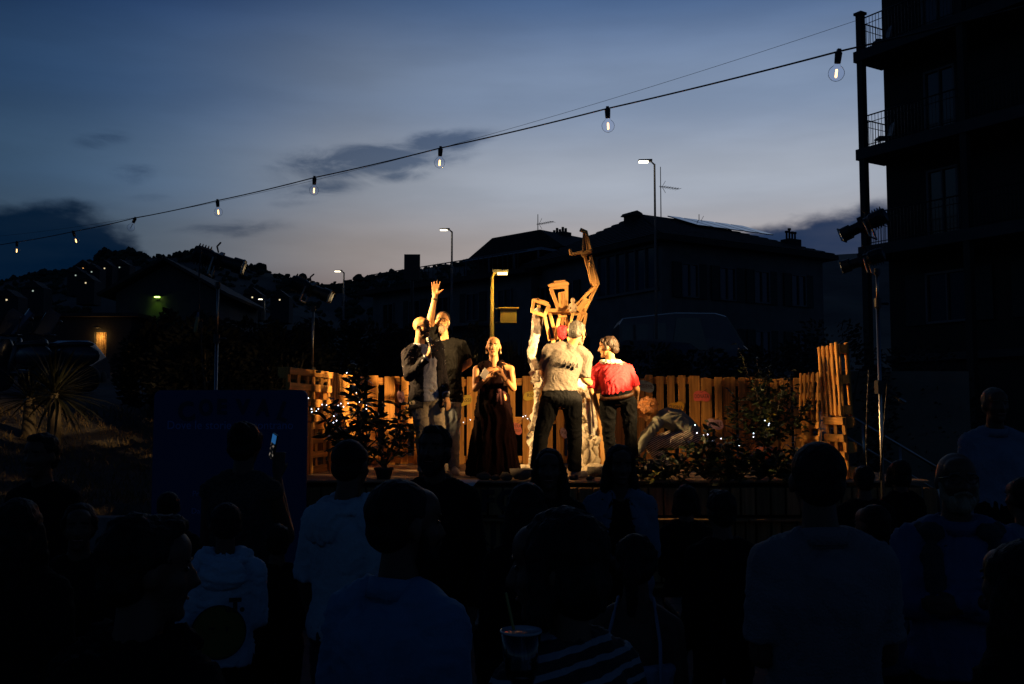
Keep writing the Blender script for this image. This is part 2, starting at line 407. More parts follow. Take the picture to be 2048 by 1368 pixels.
# small lit houses on the hill at the left
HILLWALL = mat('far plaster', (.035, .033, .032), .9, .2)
def hill_house(px, py, Y, w, warm, lab):
    p = at(px, py, Y); t = thing('hillside_house', lab, 'house', p - V((0, 0, 2)), 'houses with lights on the hillside')
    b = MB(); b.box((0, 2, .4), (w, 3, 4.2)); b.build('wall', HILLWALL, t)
    b = MB(); w *= .8; h = w / 2 + .25; b.prism([(-h, 2.5), (h, 2.5), (0, 3.7)], .2, 3.8); b.build('roof', ROOF, t)
    b = MB(); b.box((0, .47, 2.0), (.22, .08, .22)); b.build('lit_window', emit('hill window', warm, .9 if warm[2] < .5 else .45), t)
W1, W2, W3 = (1, .45, .12), (.75, .9, .75), (1, .8, .45)
for a in [(164, 536, 190, 3.5, W1, 'house with the orange window highest on the left hill'), (207, 536, 190, 3, W3, 'house with the bright yellow window, second highest on the left hill'),
          (181, 543, 185, 3, W2, 'house with the pale green light between the orange and yellow ones'), (149, 550, 180, 3, W2, 'house with the whitish light just below the orange one'),
          (237, 534, 195, 4, W2, 'pale house under the ridge trees with a faint white window'), (169, 565, 170, 3, W3, 'house with a faint light alone half way down the left hill'),
          (63, 581, 160, 3.5, W2, 'house with a dim light low on the far left of the hill'), (10, 599, 150, 3.5, W3, 'house with a dim light lowest at the picture edge'),
          (503, 594, 160, 3, W3, 'house with a small light left of the low street lamp'), (558, 599, 160, 3, W3, 'house with a small light right of the low street lamp')]: hill_house(*a)

# ================================================================== BUILDINGS
def local(A, e, n):
    """frame with origin A, x along e, y along n (away), z up"""
    e = V(e).normalized(); n = V(n).normalized()
    return Matrix.Translation(A) @ Matrix((e, n, V((0, 0, 1)))).transposed().to_4x4()
def window(parent, M, x, z, w, h, y=0.0, name='window', shut=True, panes=2, G=None):
    """window in the wall plane y of frame M: frame, glass panes, shutters"""
    b = MB(); f = .07
    for cx, cz, ww, hh in ((x - w / 2, z, f, h), (x + w / 2, z, f, h), (x, z - h / 2, w + f, f), (x, z + h / 2, w + f, f), (x, z, f * .7, h - f)):
        b.box((cx, y - .05, cz), (ww, .12, hh))
    o = b.build(name, FRAME, parent)
    if G is not None: o.matrix_local = G
    for i in range(panes):
        pw = w / panes; mesh_obj('pane', board_mesh(pw - .06, h - .06, .02, DARKGLASS, .002), o, None, M=Matrix.Translation((x - w / 2 + pw * (i + .5), y - .02, z)) @ Matrix.Rotation(R(90), 4, 'X'))
    if shut:
        for sx in (-1, 1):
            mesh_obj('shutter', board_mesh(w / 2, h + .1, .05, SHUT), o, None, M=Matrix.Translation((x + sx * (w * .75 + .06), y - .06, z)) @ Matrix.Rotation(R(90), 4, 'X'))
    return o
def root_frame(name, label, cat, M):
    o = bpy.data.objects.new(name, None); link(o); o.matrix_world = M; o.matrix_basis = M; return tag(o, label, cat)
def antenna(parent, p, h, right=True):
    b = MB(); p = V(p); b.rc(p, .03, p + V((0, 0, h)), .02, 6, True, True); z = p + V((0, 0, h * .62)); s = 1 if right else -1
    b.rc(z - V((.1 * s, 0, 0)), .015, z + V((1.25 * s, 0, .02)), .015, 6, True, True)
    for i in range(7): q = z + V((.15 * s + i * .17 * s, 0, .0)); b.rc(q - V((0, .25, 0)), .01, q + V((0, .25, 0)), .01, 5, True, True)
    b.rc(z - V((-.1 * s, 0, .0)), .012, z + V((.32 * s, 0, .32)), .012, 5, True, True); b.rc(z - V((-.1 * s, 0, 0)), .012, z + V((.32 * s, 0, -.3)), .012, 5, True, True)
    return b.build('antenna', BLACKM, parent)

# --- house with the hipped roof in the middle
A = V((6.64, 44, 0)); e1 = V((8.9, 5.5, 0)).normalized(); e2 = V((-5.5, 8.9, 0)).normalized(); EZ = 9.75
def hip_house():
    M = local(A, e1, e2); t = root_frame('house', 'large dark house with a hipped roof, solar panels and a glazed veranda', 'house', M)
    L = 10.4
    b = MB(); b.box((L / 2, L / 2, EZ / 2), (L, L, EZ)); b.build('wall', PLASTER, t)
    o = .55; h0 = EZ; r0 = 11.95
    b = MB()
    x0, x1, y0, y1 = -o, L + o, -o, L + o; ra, rb = V((L / 2 - 2.2, L / 2, r0)), V((L / 2 + 1.2, L / 2, r0))
    c = [V((x0, y0, h0)), V((x1, y0, h0)), V((x1, y1, h0)), V((x0, y1, h0))]; cl = [v - V((0, 0, .22)) for v in c]
    b.add(c + [ra, rb] + cl, [(0, 1, 5, 4), (1, 2, 5), (2, 3, 4, 5), (3, 0, 4), (6, 7, 1, 0), (7, 8, 2, 1), (8, 9, 3, 2), (9, 6, 0, 3), (9, 8, 7, 6)])
    rf = b.build('roof', ROOF, t)
    # roof tiles courses as low battens down to the eaves on the two visible slopes
    def course(p00, p10, p11, p01, n):
        bb = MB()
        for i in range(n):
            u = (i + .5) / n; a = p00.lerp(p01, u); d = p10.lerp(p11, u); nn = (p10 - p00).cross(p01 - p00).normalized()
            if nn.z < 0: nn = -nn
            bb.bar(a + nn * .03, d + nn * .03, .14, .05, nn)
        return bb
    q = course(c[0], c[1], rb, ra, 16); q2 = course(c[3], c[0], ra, ra, 16); q.add(q2.v, q2.f); ro = q.build('tile_courses', ROOF, rf); ro['kind'] = 'stuff'
    # solar panels on the slope that faces right
    n = (c[1] - c[0]).cross(ra - c[0]).normalized()
    n = n if n.z > 0 else -n
    for i in range(5):
        a = ra.lerp(rb, .35 + i * .16) + (c[1] - rb).normalized() * .35; d = a + ((c[0] + c[1]) / 2 - (ra + rb) / 2).normalized() * 2.2
        board('solar_panel', a + n * .16 + V((.6 + i * .55, 0, 0)), d + n * .16 + V((.6 + i * .55, 0, 0)), .95, .05, DARKGLASS, rf, n)
    # chimneys
    b = MB(); b.box((L / 2 - 3.0, L / 2 - .4, 10.9), (.6, .6, 1.6)); b.prism([(-.44, 0), (.44, 0), (.3, .16), (0, .26), (-.3, .16)], -.4, .4, c=(L / 2 - 3.0, L / 2 - .4, 11.7)); b.build('chimney', ROOF, rf)
    b = MB(); b.box((L - .9, 1.2, 10.2), (.85, .6, .95))
    for i in range(4): b.rc((L - 1.2 + i * .2, 1.2, 10.6), .05, (L - 1.2 + i * .2, 1.2, 11.05 + .15 * (i == 1)), .05, 8, True, True); b.rc((L - 1.2 + i * .2, 1.2, 11.0 + .15 * (i == 1)), .085, (L - 1.2 + i * .2, 1.2, 11.1 + .15 * (i == 1)), .085, 8, True, True)
    b.build('chimney', ROOF, rf)
    b = MB(); b.box((L + .1, 2.8, 10.0), (.7, .6, .9)); b.build('chimney', ROOF, rf)
    antenna(rf, (L / 2 - .8, L / 2, 11.9), 2.7); antenna(rf, (L - 3.4, L / 2, 11.4), 1.0)
    # right wing front: two rows of windows
    for i, x in enumerate((1.6, 3.9, 6.1, 8.6)):
        window(t, M, x, 7.9, .95, 1.5); window(t, M, x, 5.0, .95, 1.6)
    # left front: glazed veranda on the corner, windows below
    G = Matrix(((0, 1, 0, 0), (-1, 0, 0, 0), (0, 0, 1, 0), (0, 0, 0, 1)))
    b = MB(); vg = mat('veranda glass', (.05, .06, .08), .05, .1, bump=0)
    for i in range(7): b.box((-.3 - i * .72, -.06, 8.45), (.09, .16, 1.9))
    b.box((-2.45, -.06, 7.45), (4.6, .2, .12)); b.box((-2.45, -.06, 9.42), (4.6, .2, .12)); fr = b.build('veranda', FRAME, t); fr.matrix_local = G
    for i in range(6): mesh_obj('pane', board_mesh(.64, 1.8, .02, vg, .002), fr, None, M=Matrix.Translation((-.66 - i * .72, -.03, 8.45)) @ Matrix.Rotation(R(90), 4, 'X'))
    for x, z in ((7.2, 7.7), (9.2, 7.7), (1.5, 5.0), (3.8, 4.6), (6.5, 4.8), (8.9, 4.8)):
        window(t, M, -x, z, 1.0, 1.6, y=0, shut=x > 5, G=G)
    return t
hip_house()

# --- long terraced house running away to the left
def wing_house():
    P0 = V((1.0, 52.0, 0)); P1 = V((-8.6, 61.5, 0)); e = (P0 - P1).normalized(); n = V((-e.y, e.x, 0)); n = n if n.y > 0 else -n
    M = local(P1, e, n); t = root_frame('terraced_house', 'long dark terraced house with roof terraces left of the hipped roof', 'house', M); L = (P0 - P1).length
    b = MB(); b.box((L / 2, 4, 4.6), (L, 8, 9.2)); b.build('wall', PLASTER, t)
    b = MB(); b.box((L / 2 - .2, 3.7, 9.33), (L + .9, 8.9, .26)); rf = b.build('roof', ROOF, t)
    b = MB(); b.box((L - 3.8, 5.2, 10.2), (7.0, 4.5, 1.6)); b.prism([(-3.9, 0), (3.9, 0), (2.2, 1.1), (-1.6, 1.1)], 2.4, 7.8, c=(L - 3.8, 0, 11.0)); pen = b.build('penthouse', ROOF, t)
    b = MB(); b.box((L - 3.4, 2.1, 10.75), (6.2, 2.0, .14)); b.build('canopy', mat('canopy sheet', (.3, .32, .36), .5, .1), pen)
    for x in (L - 6.3, L - 4.4, L - 2.4, L - .6):
        b = MB(); b.rc((x, 1.2, 9.4), .06, (x, 1.2, 10.7), .06, 8, True, True); b.build('post', FRAME, pen)
    b = MB()
    for i in range(34): b.box((.3 + i * .38, -.3, 9.95), (.03, .03, 1.0))
    b.box((L / 2, -.3, 10.45), (L, .05, .05)); b.build('railing', BLACKM, t)
    antenna(pen, (L - 4.2, 5, 12.1), 1.6)
    b = MB(); b.box((L - 1.9, 4.4, 11.7), (1.1, .7, 1.0))
    for i in range(5): b.rc((L - 2.35 + i * .22, 4.4, 12.1), .075, (L - 2.35 + i * .22, 4.4, 12.42 + .1 * (i % 2)), .075, 8, True, True)
    b.build('chimney', ROOF, pen)
    b = MB(); b.rc((L - 8.2, 3, 9.4), .09, (L - 8.2, 3, 10.4), .09, 8, True, True); b.rc((L - 8.2, 3, 10.4), .16, (L - 8.2, 3, 10.55), .16, 8, True, True); b.build('chimney', ROOF, rf)
    for i in range(5):
        for z in (5.0, 7.8): window(t, M, 1.6 + i * 2.5, z, 1.0, 1.5, y=0, shut=(i + int(z)) % 2 == 0)
    b = MB(); b.box((L / 2 - 1, -.6, 6.75), (L * .7, 1.2, .16)); b.build('balcony_slab', CONC, t)
wing_house()

# --- gabled house at the left with the green lamp
def gable_house():
    P = V((-20.1, 58, 3.75)); t = thing('gabled_house', 'dark gabled house with a green lamp under its gable', 'house', P)
    b = MB(); b.prism([(-3.0, 0), (3.0, 0), (3.0, 5.2), (0, 6.9), (-3.0, 5.2)], 0, 9); b.build('wall', mat('gable plaster', (.075, .07, .065), .9, .15, 1.5, .15, 30), t)
    b = MB()
    for s in (-1, 1): b.bar((0, 4.2, 7.12), (s * 3.75, 4.2, 5.0), 10.2, .16, (s * .5, 0, 1))
    b.build('roof', ROOF, t)
    l = bpy.data.objects.new('wall_lamp', None); link(l, t); l.location = (-.55, -.02, 4.92)
    b = MB(); b.box((0, -.12, .1), (.42, .34, .1)); b.box((0, -.02, .0), (.2, .1, .3)); b.build('lamp_shade', BLACKM, l)
    b = MB(); b.box((0, -.14, .02), (.26, .2, .045)); b.build('lamp_tube', emit('green tube', (.55, 1, .12), 9), l)
    ld = bpy.data.lights.new('green_light', 'SPOT'); ld.energy = 12; ld.color = (.42, 1, .03); ld.spot_size = R(88); ld.spot_blend = .9; ld.shadow_soft_size = .08
    lo = bpy.data.objects.new('green_light', ld); link(lo, l); lo.location = (0, -.42, .05); lo.rotation_euler = (R(16), 0, 0)
gable_house()
def annexe():
    P = at(228, 738, 55.5); t = thing('annexe', 'low dark annexe with a lit curtained doorway, left of the gabled house', 'house', (P.x, 55.5, 3.9))
    g = HILLWALL; b = MB(); w0 = -2.4; w1 = .9
    d0 = at(188, 700, 55.5).x - P.x; d1 = at(212, 700, 55.5).x - P.x; dz = at(200, 664, 55.5).z - 3.9
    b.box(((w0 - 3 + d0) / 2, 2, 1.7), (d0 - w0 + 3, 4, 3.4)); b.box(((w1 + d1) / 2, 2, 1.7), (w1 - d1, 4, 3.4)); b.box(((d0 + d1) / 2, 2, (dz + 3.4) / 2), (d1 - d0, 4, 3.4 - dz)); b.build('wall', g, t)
    b = MB(); b.box((-2.2, 2, 3.5), (7.2, 4.8, .2)); b.build('roof', ROOF, t)
    vs = []; b = MB(); n = 22
    for i in range(n + 1):
        x = d0 + (d1 - d0) * i / n; y = .25 + .05 * math.sin(i * 1.9); b.v += [(x, y, .3), (x, y, dz)]
    b.f = [(2 * i, 2 * i + 2, 2 * i + 3, 2 * i + 1) for i in range(n)]; b.mi = [0] * n
    b.build('curtain', mat('lit curtain', (.6, .42, .2), .9, .2, 8, .2, 30), t)
    ld = bpy.data.lights.new('door_light', 'POINT'); ld.energy = 13; ld.color = (1, .55, .16); ld.shadow_soft_size = .1
    lo = bpy.data.objects.new('door_light', ld); link(lo, t); lo.location = ((d0 + d1) / 2, -.10, dz - .25)
    b = MB(); b.box(((d0 + d1) / 2, -.5, dz + .22), (.3, .3, .08)); b.build('door_lamp', BLACKM, t)
annexe()

# --- apartment block at the right
def apartments():
    C = V((10.9, 31, 0)); e = V((.62, -1, 0)).normalized(); n = V((-e.y, e.x, 0)); n = n if n.x > 0 else -n
    M = local(C, e, n); t = root_frame('apartment_building', 'tall dark apartment building with corner balconies at the right edge', 'building', M); D = 1.35
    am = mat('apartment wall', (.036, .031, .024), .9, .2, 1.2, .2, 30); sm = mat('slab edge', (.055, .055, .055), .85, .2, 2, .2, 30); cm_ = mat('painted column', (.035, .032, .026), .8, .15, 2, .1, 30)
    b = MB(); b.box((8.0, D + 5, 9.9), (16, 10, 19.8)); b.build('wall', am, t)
    slabs = [3.75, 6.9, 10.0, 13.15, 16.3]
    for z in slabs[1:]:
        x0 = -.06
        if z > 16: x0 = .75
        b = MB(); b.box(((x0 + 16) / 2, (D - .05) / 2, z + .02), (16 - x0, D + .02, .34)); sl = b.build('balcony_slab', sm, t)
    for s, top in ((0.14, 14.5), (3.62, 19.5), (7.1, 19.5)):
        b = MB(); b.box((s, .1, top / 2), (.205, .205, top)); b.build('column', cm_, t)
    b = MB(); b.box((.14, .1, 14.55), (.29, .29, .08)); b.build('column_cap', cm_, t)
    for z in slabs[1:4]:
        zt = z + .19
        for seg, (x0, x1, y0, y1) in enumerate(((.3, 3.47, .03, .03), (3.77, 6.95, .03, .03), (.02, .02, .26, D - .02))):
            b = MB(); a = V((x0, y0, zt)); c = V((x1, y1, zt)); L = (c - a).length; k = max(3, int(L / .115))
            for i in range(k + 1): p = a.lerp(c, i / k); b.rc(p, .009, p + V((0, 0, .98)), .009, 5, True, True)
            b.rc(a + V((0, 0, 1.0)), .022, c + V((0, 0, 1.0)), .022, 6, True, True); b.rc(a + V((0, 0, .78)), .012, c + V((0, 0, .78)), .012, 6, True, True); b.rc(a + V((0, 0, .08)), .014, c + V((0, 0, .08)), .014, 6, True, True)
            b.build('railing', BLACKM, t)
        for x in (2.05, 5.3):
            window(t, M, x, zt + 1.12, 1.0, 2.2, y=D, name='balcony_door', shut=False)
    window(t, M, 2.1, 5.4, 1.4, 1.5, y=D); window(t, M, 5.6, 5.4, 1.4, 1.5, y=D)
    b = MB(); b.box((8, D - .1, 3.6), (16, .3, .22)); b.build('string_course', sm, t)
    # awning of the ground floor shop, striped
    w = [mat('awning pale', (.3, .3, .31), .85, .1), mat('awning dark', (.05, .06, .08), .85, .1)]
    aw = bpy.data.objects.new('awning', None); link(aw, t); aw.location = (2.0, D, 3.05)
    for i in range(12):
        x = -.9 + i * .15; b = MB(); pr = []
        for k in range(5):
            a = k / 4 * math.pi / 2; pr.append((-.75 * math.sin(a), -.75 + .75 * math.cos(a)))
        vs = [V((x + dx, y, z)) for dx in (0, .15) for y, z in pr] + [V((x, pr[-1][0], -.98)), V((x + .15, pr[-1][0], -.98))]
        b.add(vs, [(k, k + 1, k + 6, k + 5) for k in range(4)] + [(4, 10, 11, 9)]); b.build('stripe', w[i % 2], aw)
    window(t, M, 2.0, 1.3, 1.6, 2.4, y=D, name='shop_door', shut=False)
    return M
apartments()
# chair and plant pots showing through the balcony railings
def balcony_bits():
    C = V((10.9, 31, 0)); e = V((.62, -1, 0)).normalized(); n = V((.85, .527, 0))
    for z, lab in ((10.19, 'plastic chair on the lower corner balcony'), (13.34, 'plastic chair on the upper corner balcony')):
        p = C + e * .25 + n * .95 + V((0, 0, z)); t = thing('chair', lab, 'chair', p)
        b = MB(); b.box((0, 0, .44), (.45, .45, .05)); b.build('seat', BLACKM, t)
        b = MB(); b.bar((.2, 0, .46), (.3, 0, .92), .45, .05, (1, 0, 0)); b.build('backrest', BLACKM, t)
        for x in (-.2, .2):
            for y in (-.2, .2): q = MB(); q.rc((x, y, 0), .02, (x, y, .42), .02, 6, True, True); q.build('leg', BLACKM, t)
balcony_bits()

# ================================================================== STREET FURNITURE
LAMPGREY = mat('lamp paint', (.12, .12, .12), .5, .15, bump=.05); YELLOW = mat('yellow paint', (.55, .40, .10), .55, .2, 4, .1, 30)
def street_lamp(px, py_top, pybase_z, Y, head_dx, lab, r=.06, lens=6, paint=LAMPGREY, arm=.10):
    top = at(px, py_top, Y); base = V((top.x, Y, pybase_z)); t = thing('street_lamp', lab, 'street lamp', base, 'street lamps along the road'); h = top.z - base.z; s = head_dx
    b = MB(); b.rc((0, 0, 0), r * 1.4, (0, 0, h), r * .8, 10, True, True); b.build('pole', paint, t, True)
    b = MB(); b.rc((0, 0, h - .02), r * .7, (s * arm, -.05, h + .06), r * .6, 8, True, True); b.build('arm', paint, t, True)
    hd = bpy.data.objects.new('lamp_head', None); link(hd, t); hd.location = (s * arm, -.05, h + .06)
    L = .30 if paint is LAMPGREY else .21
    b = MB(); b.prism([(-.03 * s, .035), (s * L, .025), (s * L, -.005), (-.03 * s, -.012)] if s > 0 else [(.03, -.012), (s * L, -.005), (s * L, .025), (.03, .035)], -.08, .08); b.build('housing', LAMPGREY, hd)
    b = MB(); b.box((s * L * .58, 0, -.022), (L * .75, .12, .026)); b.build('lens', emit('lamp lens ' + str(lens) + str(round(px)), (1, .86, .6) if paint is LAMPGREY else (1, .68, .22), lens), hd)
    return t, h
street_lamp(1309, 328, 2.1, 24, -1, 'tallest street lamp, in front of the hipped roof', .030)
street_lamp(904, 463, 2.3, 33, -1, 'grey street lamp in front of the long terraced house', .036)
street_lamp(688, 545, 2.6, 43, -1, 'grey street lamp against the hills, left of the dark sign', .04)
street_lamp(530, 600, 3.0, 62, -1, 'farthest street lamp, low against the hillside', .05)
t, h = street_lamp(984, 553, .85, 15.4, 1, 'short yellow lamp with a box on its pole behind the stage', .034, 4.5, YELLOW, .04)
b = MB(); b.box((.255, -.02, h - .62), (.25, .16, .22)); b.box((.265, -.03, h - .50), (.32, .2, .02)); b.build('box', YELLOW, t)
b = MB(); b.rc((.06, 0, h - .5), .015, (.16, 0, h - .5), .015, 6); b.rc((.06, 0, h - .72), .015, (.16, 0, h - .72), .015, 6); b.build('bracket', LAMPGREY, t)
ld = bpy.data.lights.new('lamp_light', 'POINT'); ld.energy = 15; ld.color = (1, .62, .13); ld.shadow_soft_size = .06
lo = bpy.data.objects.new('lamp_light', ld); link(lo, t); lo.location = (.24, -.30, h - .14)

p = at(824, 560, 25); t = thing('road_sign', 'plain dark rectangular sign seen from behind, above the raised hand', 'sign', (p.x, 25, 2.3))
b = MB(); b.box((0, 0, p.z - 2.3 + .32), (.40, .05, .66)); b.build('panel', BLACKM, t)
b = MB(); b.rc((0, .06, 0), .04, (0, .06, p.z - 2.3 + .2), .04, 8, True, True); b.build('post', BLACKM, t)

def wheel(parent, c, r, w, axis):
    M = Matrix.Rotation(R(90), 3, axis); o = MB(); o.lathe(c, [(r * .55, -w / 2), (r * .95, -w / 2), (r, -w / 4), (r, w / 4), (r * .95, w / 2), (r * .55, w / 2)], 20, M); ty = o.build('wheel', mat('tyre', (.015, .015, .015), .8, .1), parent, True)
    o = MB(); o.lathe(c, [(r * .1, -w * .4), (r * .56, -w * .45), (r * .56, w * .45), (r * .1, w * .4)], 16, M); o.build('rim', STEEL, ty, True)
def van():
    Y = 27.0; p0 = at(1232, 700, Y); t = thing('parked_van', 'pale van parked behind the stage on the raised road', 'van', (p0.x, Y, 2.25)); L = (1492 - 1232) / F * Y; H = at(1350, 630, Y).z - 2.25
    paint = mat('van paint', (.045, .055, .07), .25, .08, 2, 0, spec=.6); w = .95
    pr = [(.0, .35), (.0, H * .86), (.10, H * .93), (L * .42, H * .995), (L * .72, H * .99), (L * .80, H * .955), (L * .93, H * .62), (L * .985, H * .53), (L, H * .42), (L, .35)]
    b = MB(); vs = []
    for y, s in ((-w, .0), (-w * .92, .0), (w * .92, .0), (w, .0)):
        for x, z in pr: vs.append(V((x, y if z < H * .6 else y * .9, z - (.03 if abs(y) == w else 0))))
    n = len(pr); b.rings(vs, 4, n); b.build('body', paint, t, False)
    def glass(x0, x1, xt0, xt1, z0, z1):
        q = MB(); q.add([V((x0, -w * .985, z0)), V((x1, -w * .985, z0)), V((xt1, -w * .925, z1)), V((xt0, -w * .925, z1)), V((x0, -w * .96, z0)), V((x1, -w * .96, z0)), V((xt1, -w * .9, z1)), V((xt0, -w * .9, z1))], [(0, 1, 2, 3), (7, 6, 5, 4), (0, 4, 5, 1), (1, 5, 6, 2), (2, 6, 7, 3), (3, 7, 4, 0)])
        q.build('side_window', DARKGLASS, t)
    glass(L * .02, L * .22, L * .02, L * .21, H * .56, H * .85); glass(L * .255, L * .35, L * .255, L * .35, H * .56, H * .87); glass(L * .39, L * .66, L * .43, L * .60, H * .56, H * .93)
    q = MB(); q.add([V((L * .935, -w * .84, H * .635)), V((L * .935, w * .84, H * .635)), V((L * .812, w * .78, H * .955)), V((L * .812, -w * .78, H * .955)), V((L * .915, -w * .84, H * .62)), V((L * .915, w * .84, H * .62)), V((L * .79, w * .78, H * .94)), V((L * .79, -w * .78, H * .94))], [(0, 1, 2, 3), (7, 6, 5, 4), (0, 4, 5, 1), (1, 5, 6, 2), (2, 6, 7, 3), (3, 7, 4, 0)]); q.build('windscreen', DARKGLASS, t)
    for x in (L * .18, L * .82):
        for y in (-w, w): wheel(t, (x, y * .93, .33), .33, .2, 'X')
    b = MB(); b.box((L * .70, -w - .12, H * .55), (.12, .2, .2)); b.build('mirror', paint, t)
    for y in (-.6, .6): b = MB(); b.ell((L - .03, y, H * .44), (.08, .2, .1)); b.build('headlight', DARKGLASS, t, True)
van()
def small_car():
    Y = 24; p0 = at(1120, 700, Y); t = thing('parked_car', 'dark parked car with its rear window showing between the two bending figures', 'car', (p0.x, Y, 2.2))
    paint = mat('car paint', (.05, .055, .065), .25, .1, 2, 0, spec=.6); L = 3.7; H = at(1200, 682, Y).z - 2.2; w = .85
    pr = [(0, .3), (0, H * .55), (.15, H * .64), (.8, H * .66), (1.5, H * .98), (2.2, H), (3.0, H * .93), (3.55, H * .62), (3.7, H * .5), (3.7, .3)]
    b = MB(); vs = [V((x, y * (1 if z < H * .68 else .8), z)) for y in (-w, -w * .96, w * .96, w) for x, z in pr]; b.rings(vs, 4, len(pr)); b.build('body', paint, t)
    for x0, x1, a, c in ((1.0, 2.0, 1.5, 2.0), (2.08, 3.2, 2.08, 2.95)):
        q = MB(); q.add([V((x0, -w * .9, H * .66)), V((x1, -w * .9, H * .66)), V((c, -w * .815, H * .92)), V((a, -w * .815, H * .92)), V((x0, -w * .8, H * .66)), V((x1, -w * .8, H * .66)), V((c, -w * .7, H * .92)), V((a, -w * .7, H * .92))], [(0, 1, 2, 3), (7, 6, 5, 4), (0, 4, 5, 1), (1, 5, 6, 2), (2, 6, 7, 3), (3, 7, 4, 0)]); q.build('side_window', DARKGLASS, t)
    for x in (.7, 3.0):
        for y in (-w, w): wheel(t, (x, y * .93, .3), .3, .18, 'X')
small_car()

def scooter(px, py, Y, rz, lab):
    p = at(px, py, Y); z = ground_h(p.x, Y); t = thing('motor_scooter', lab, 'scooter', (p.x, Y, z), 'scooters parked at the left', rz); s = 1.15
    P = mat('scooter paint', (.04, .045, .05), .3, .1, 3, 0) if 'scooter paint' not in bpy.data.materials else bpy.data.materials['scooter paint']
    b = MB(); b.ell((-.35 * s, 0, .62 * s), (.5 * s, .17, .2 * s)); b.ell((-.05, 0, .33 * s), (.42, .13, .07)); b.ell((.46 * s, 0, .62 * s), (.1, .2, .34 * s), Matrix.Rotation(R(-14), 3, 'Y')); b.build('body', P, t, True)
    b = MB(); b.ell((-.3 * s, 0, .82 * s), (.42 * s, .14, .07)); b.build('seat', BLACKM, t, True)
    for x in (-.62 * s, .68 * s): wheel(t, (x, 0, .26), .26, .12, 'X')
    b = MB(); b.tube([(.42 * s, -.34, 1.02 * s), (.45 * s, 0, 1.0 * s), (.42 * s, .34, 1.02 * s)], .02); b.build('handlebar', BLACKM, t, True)
    vs = []; n = 8; q = MB()
    for k in range(2):
        for i in range(n + 1):
            a = (i / n - .5) * 1.7; u = k
            for j in range(5): hh = j / 4; rr = (.3 - .05 * hh) + .012 * k; vs.append(V((.42 * s + rr * math.cos(a) - .16 - .28 * hh, rr * math.sin(a), 1.0 * s + .55 * hh * (1 - .22 * abs(i / n - .5) * 2))))
    m5 = 5; off = (n + 1) * 5; fs = [(i * 5 + j, i * 5 + j + 1, (i + 1) * 5 + j + 1, (i + 1) * 5 + j) for i in range(n) for j in range(4)]; q.add(vs, fs + [tuple(off + i for i in f[::-1]) for f in fs]); q.build('windscreen', mat('screen plastic', (.14, .16, .19), .12, .05, 2, 0) if 'screen plastic' not in bpy.data.materials else bpy.data.materials['screen plastic'], t, True)
    for y in (-1, 1):
        b = MB(); b.tube([(.42 * s, y * .25, 1.0 * s), (.36 * s, y * .36, 1.22 * s)], .008, 6); b.ell((.36 * s, y * .38, 1.26 * s), (.02, .07, .045)); b.build('mirror', BLACKM, t, True)
    return t
scooter(42, 690, 20.0, R(150), 'scooter with the tall windscreen nearest the left edge')
scooter(88, 695, 20.4, R(-160), 'scooter with a leaning windscreen between two others')
scooter(122, 695, 20.0, R(160), 'scooter with a bright rimmed windscreen, right of the other scooters')
p = at(150, 700, 44); t = thing('parked_car', 'dark car with a rounded roof right of the scooters', 'car', (p.x, 44 + 1.8, ground_h(p.x, 44)), None, R(-90))
H = at(155, 682, 44).z - ground_h(p.x, 44); w = .85
pr = [(0, .3), (0, H * .55), (.5, H * .66), (1.3, H * .95), (2.0, H), (2.7, H * .9), (3.3, H * .62), (3.6, H * .5), (3.6, .3)]
b = MB(); b.rings([V((x, y * (1 if z < H * .7 else .8), z)) for y in (-w, -w * .96, w * .96, w) for x, z in pr], 4, len(pr)); b.build('body', mat('blue car paint', (.05, .06, .08), .25, .1, 2, 0), t)
q = MB(); q.add([V((.95, -w * .9, H * .68)), V((2.9, -w * .9, H * .68)), V((2.5, -w * .82, H * .9)), V((1.45, -w * .82, H * .92)), V((.95, -w * .8, H * .68)), V((2.9, -w * .8, H * .68)), V((2.5, -w * .7, H * .9)), V((1.45, -w * .7, H * .92))], [(0, 1, 2, 3), (7, 6, 5, 4), (0, 4, 5, 1), (1, 5, 6, 2), (2, 6, 7, 3), (3, 7, 4, 0)]); q.build('side_window', DARKGLASS, t)
for x in (.7, 2.9):
    for y in (-w, w): wheel(t, (x, y * .93, .3), .3, .18, 'X')

# ================================================================== KERB, STAIRS, WALLS AROUND
t = thing('retaining_kerb', 'low concrete kerb holding the grassy bank left of the blue panel', 'kerb', (0, 0, 0))
for i in range(9):
    x = -11.6 + i * .93; b = MB(); b.box((x, 12.3 + .02 * math.sin(i * 5), .30), (.91, .28, .62 + .015 * math.sin(i * 3))); b.build('block', CONC, t)
b = MB(); b.box((-7.4, 11.72, .12), (9, .9, .24)); tag(b.build('concrete_step', CONC), 'broad concrete step running along the kerb at the left', 'step')
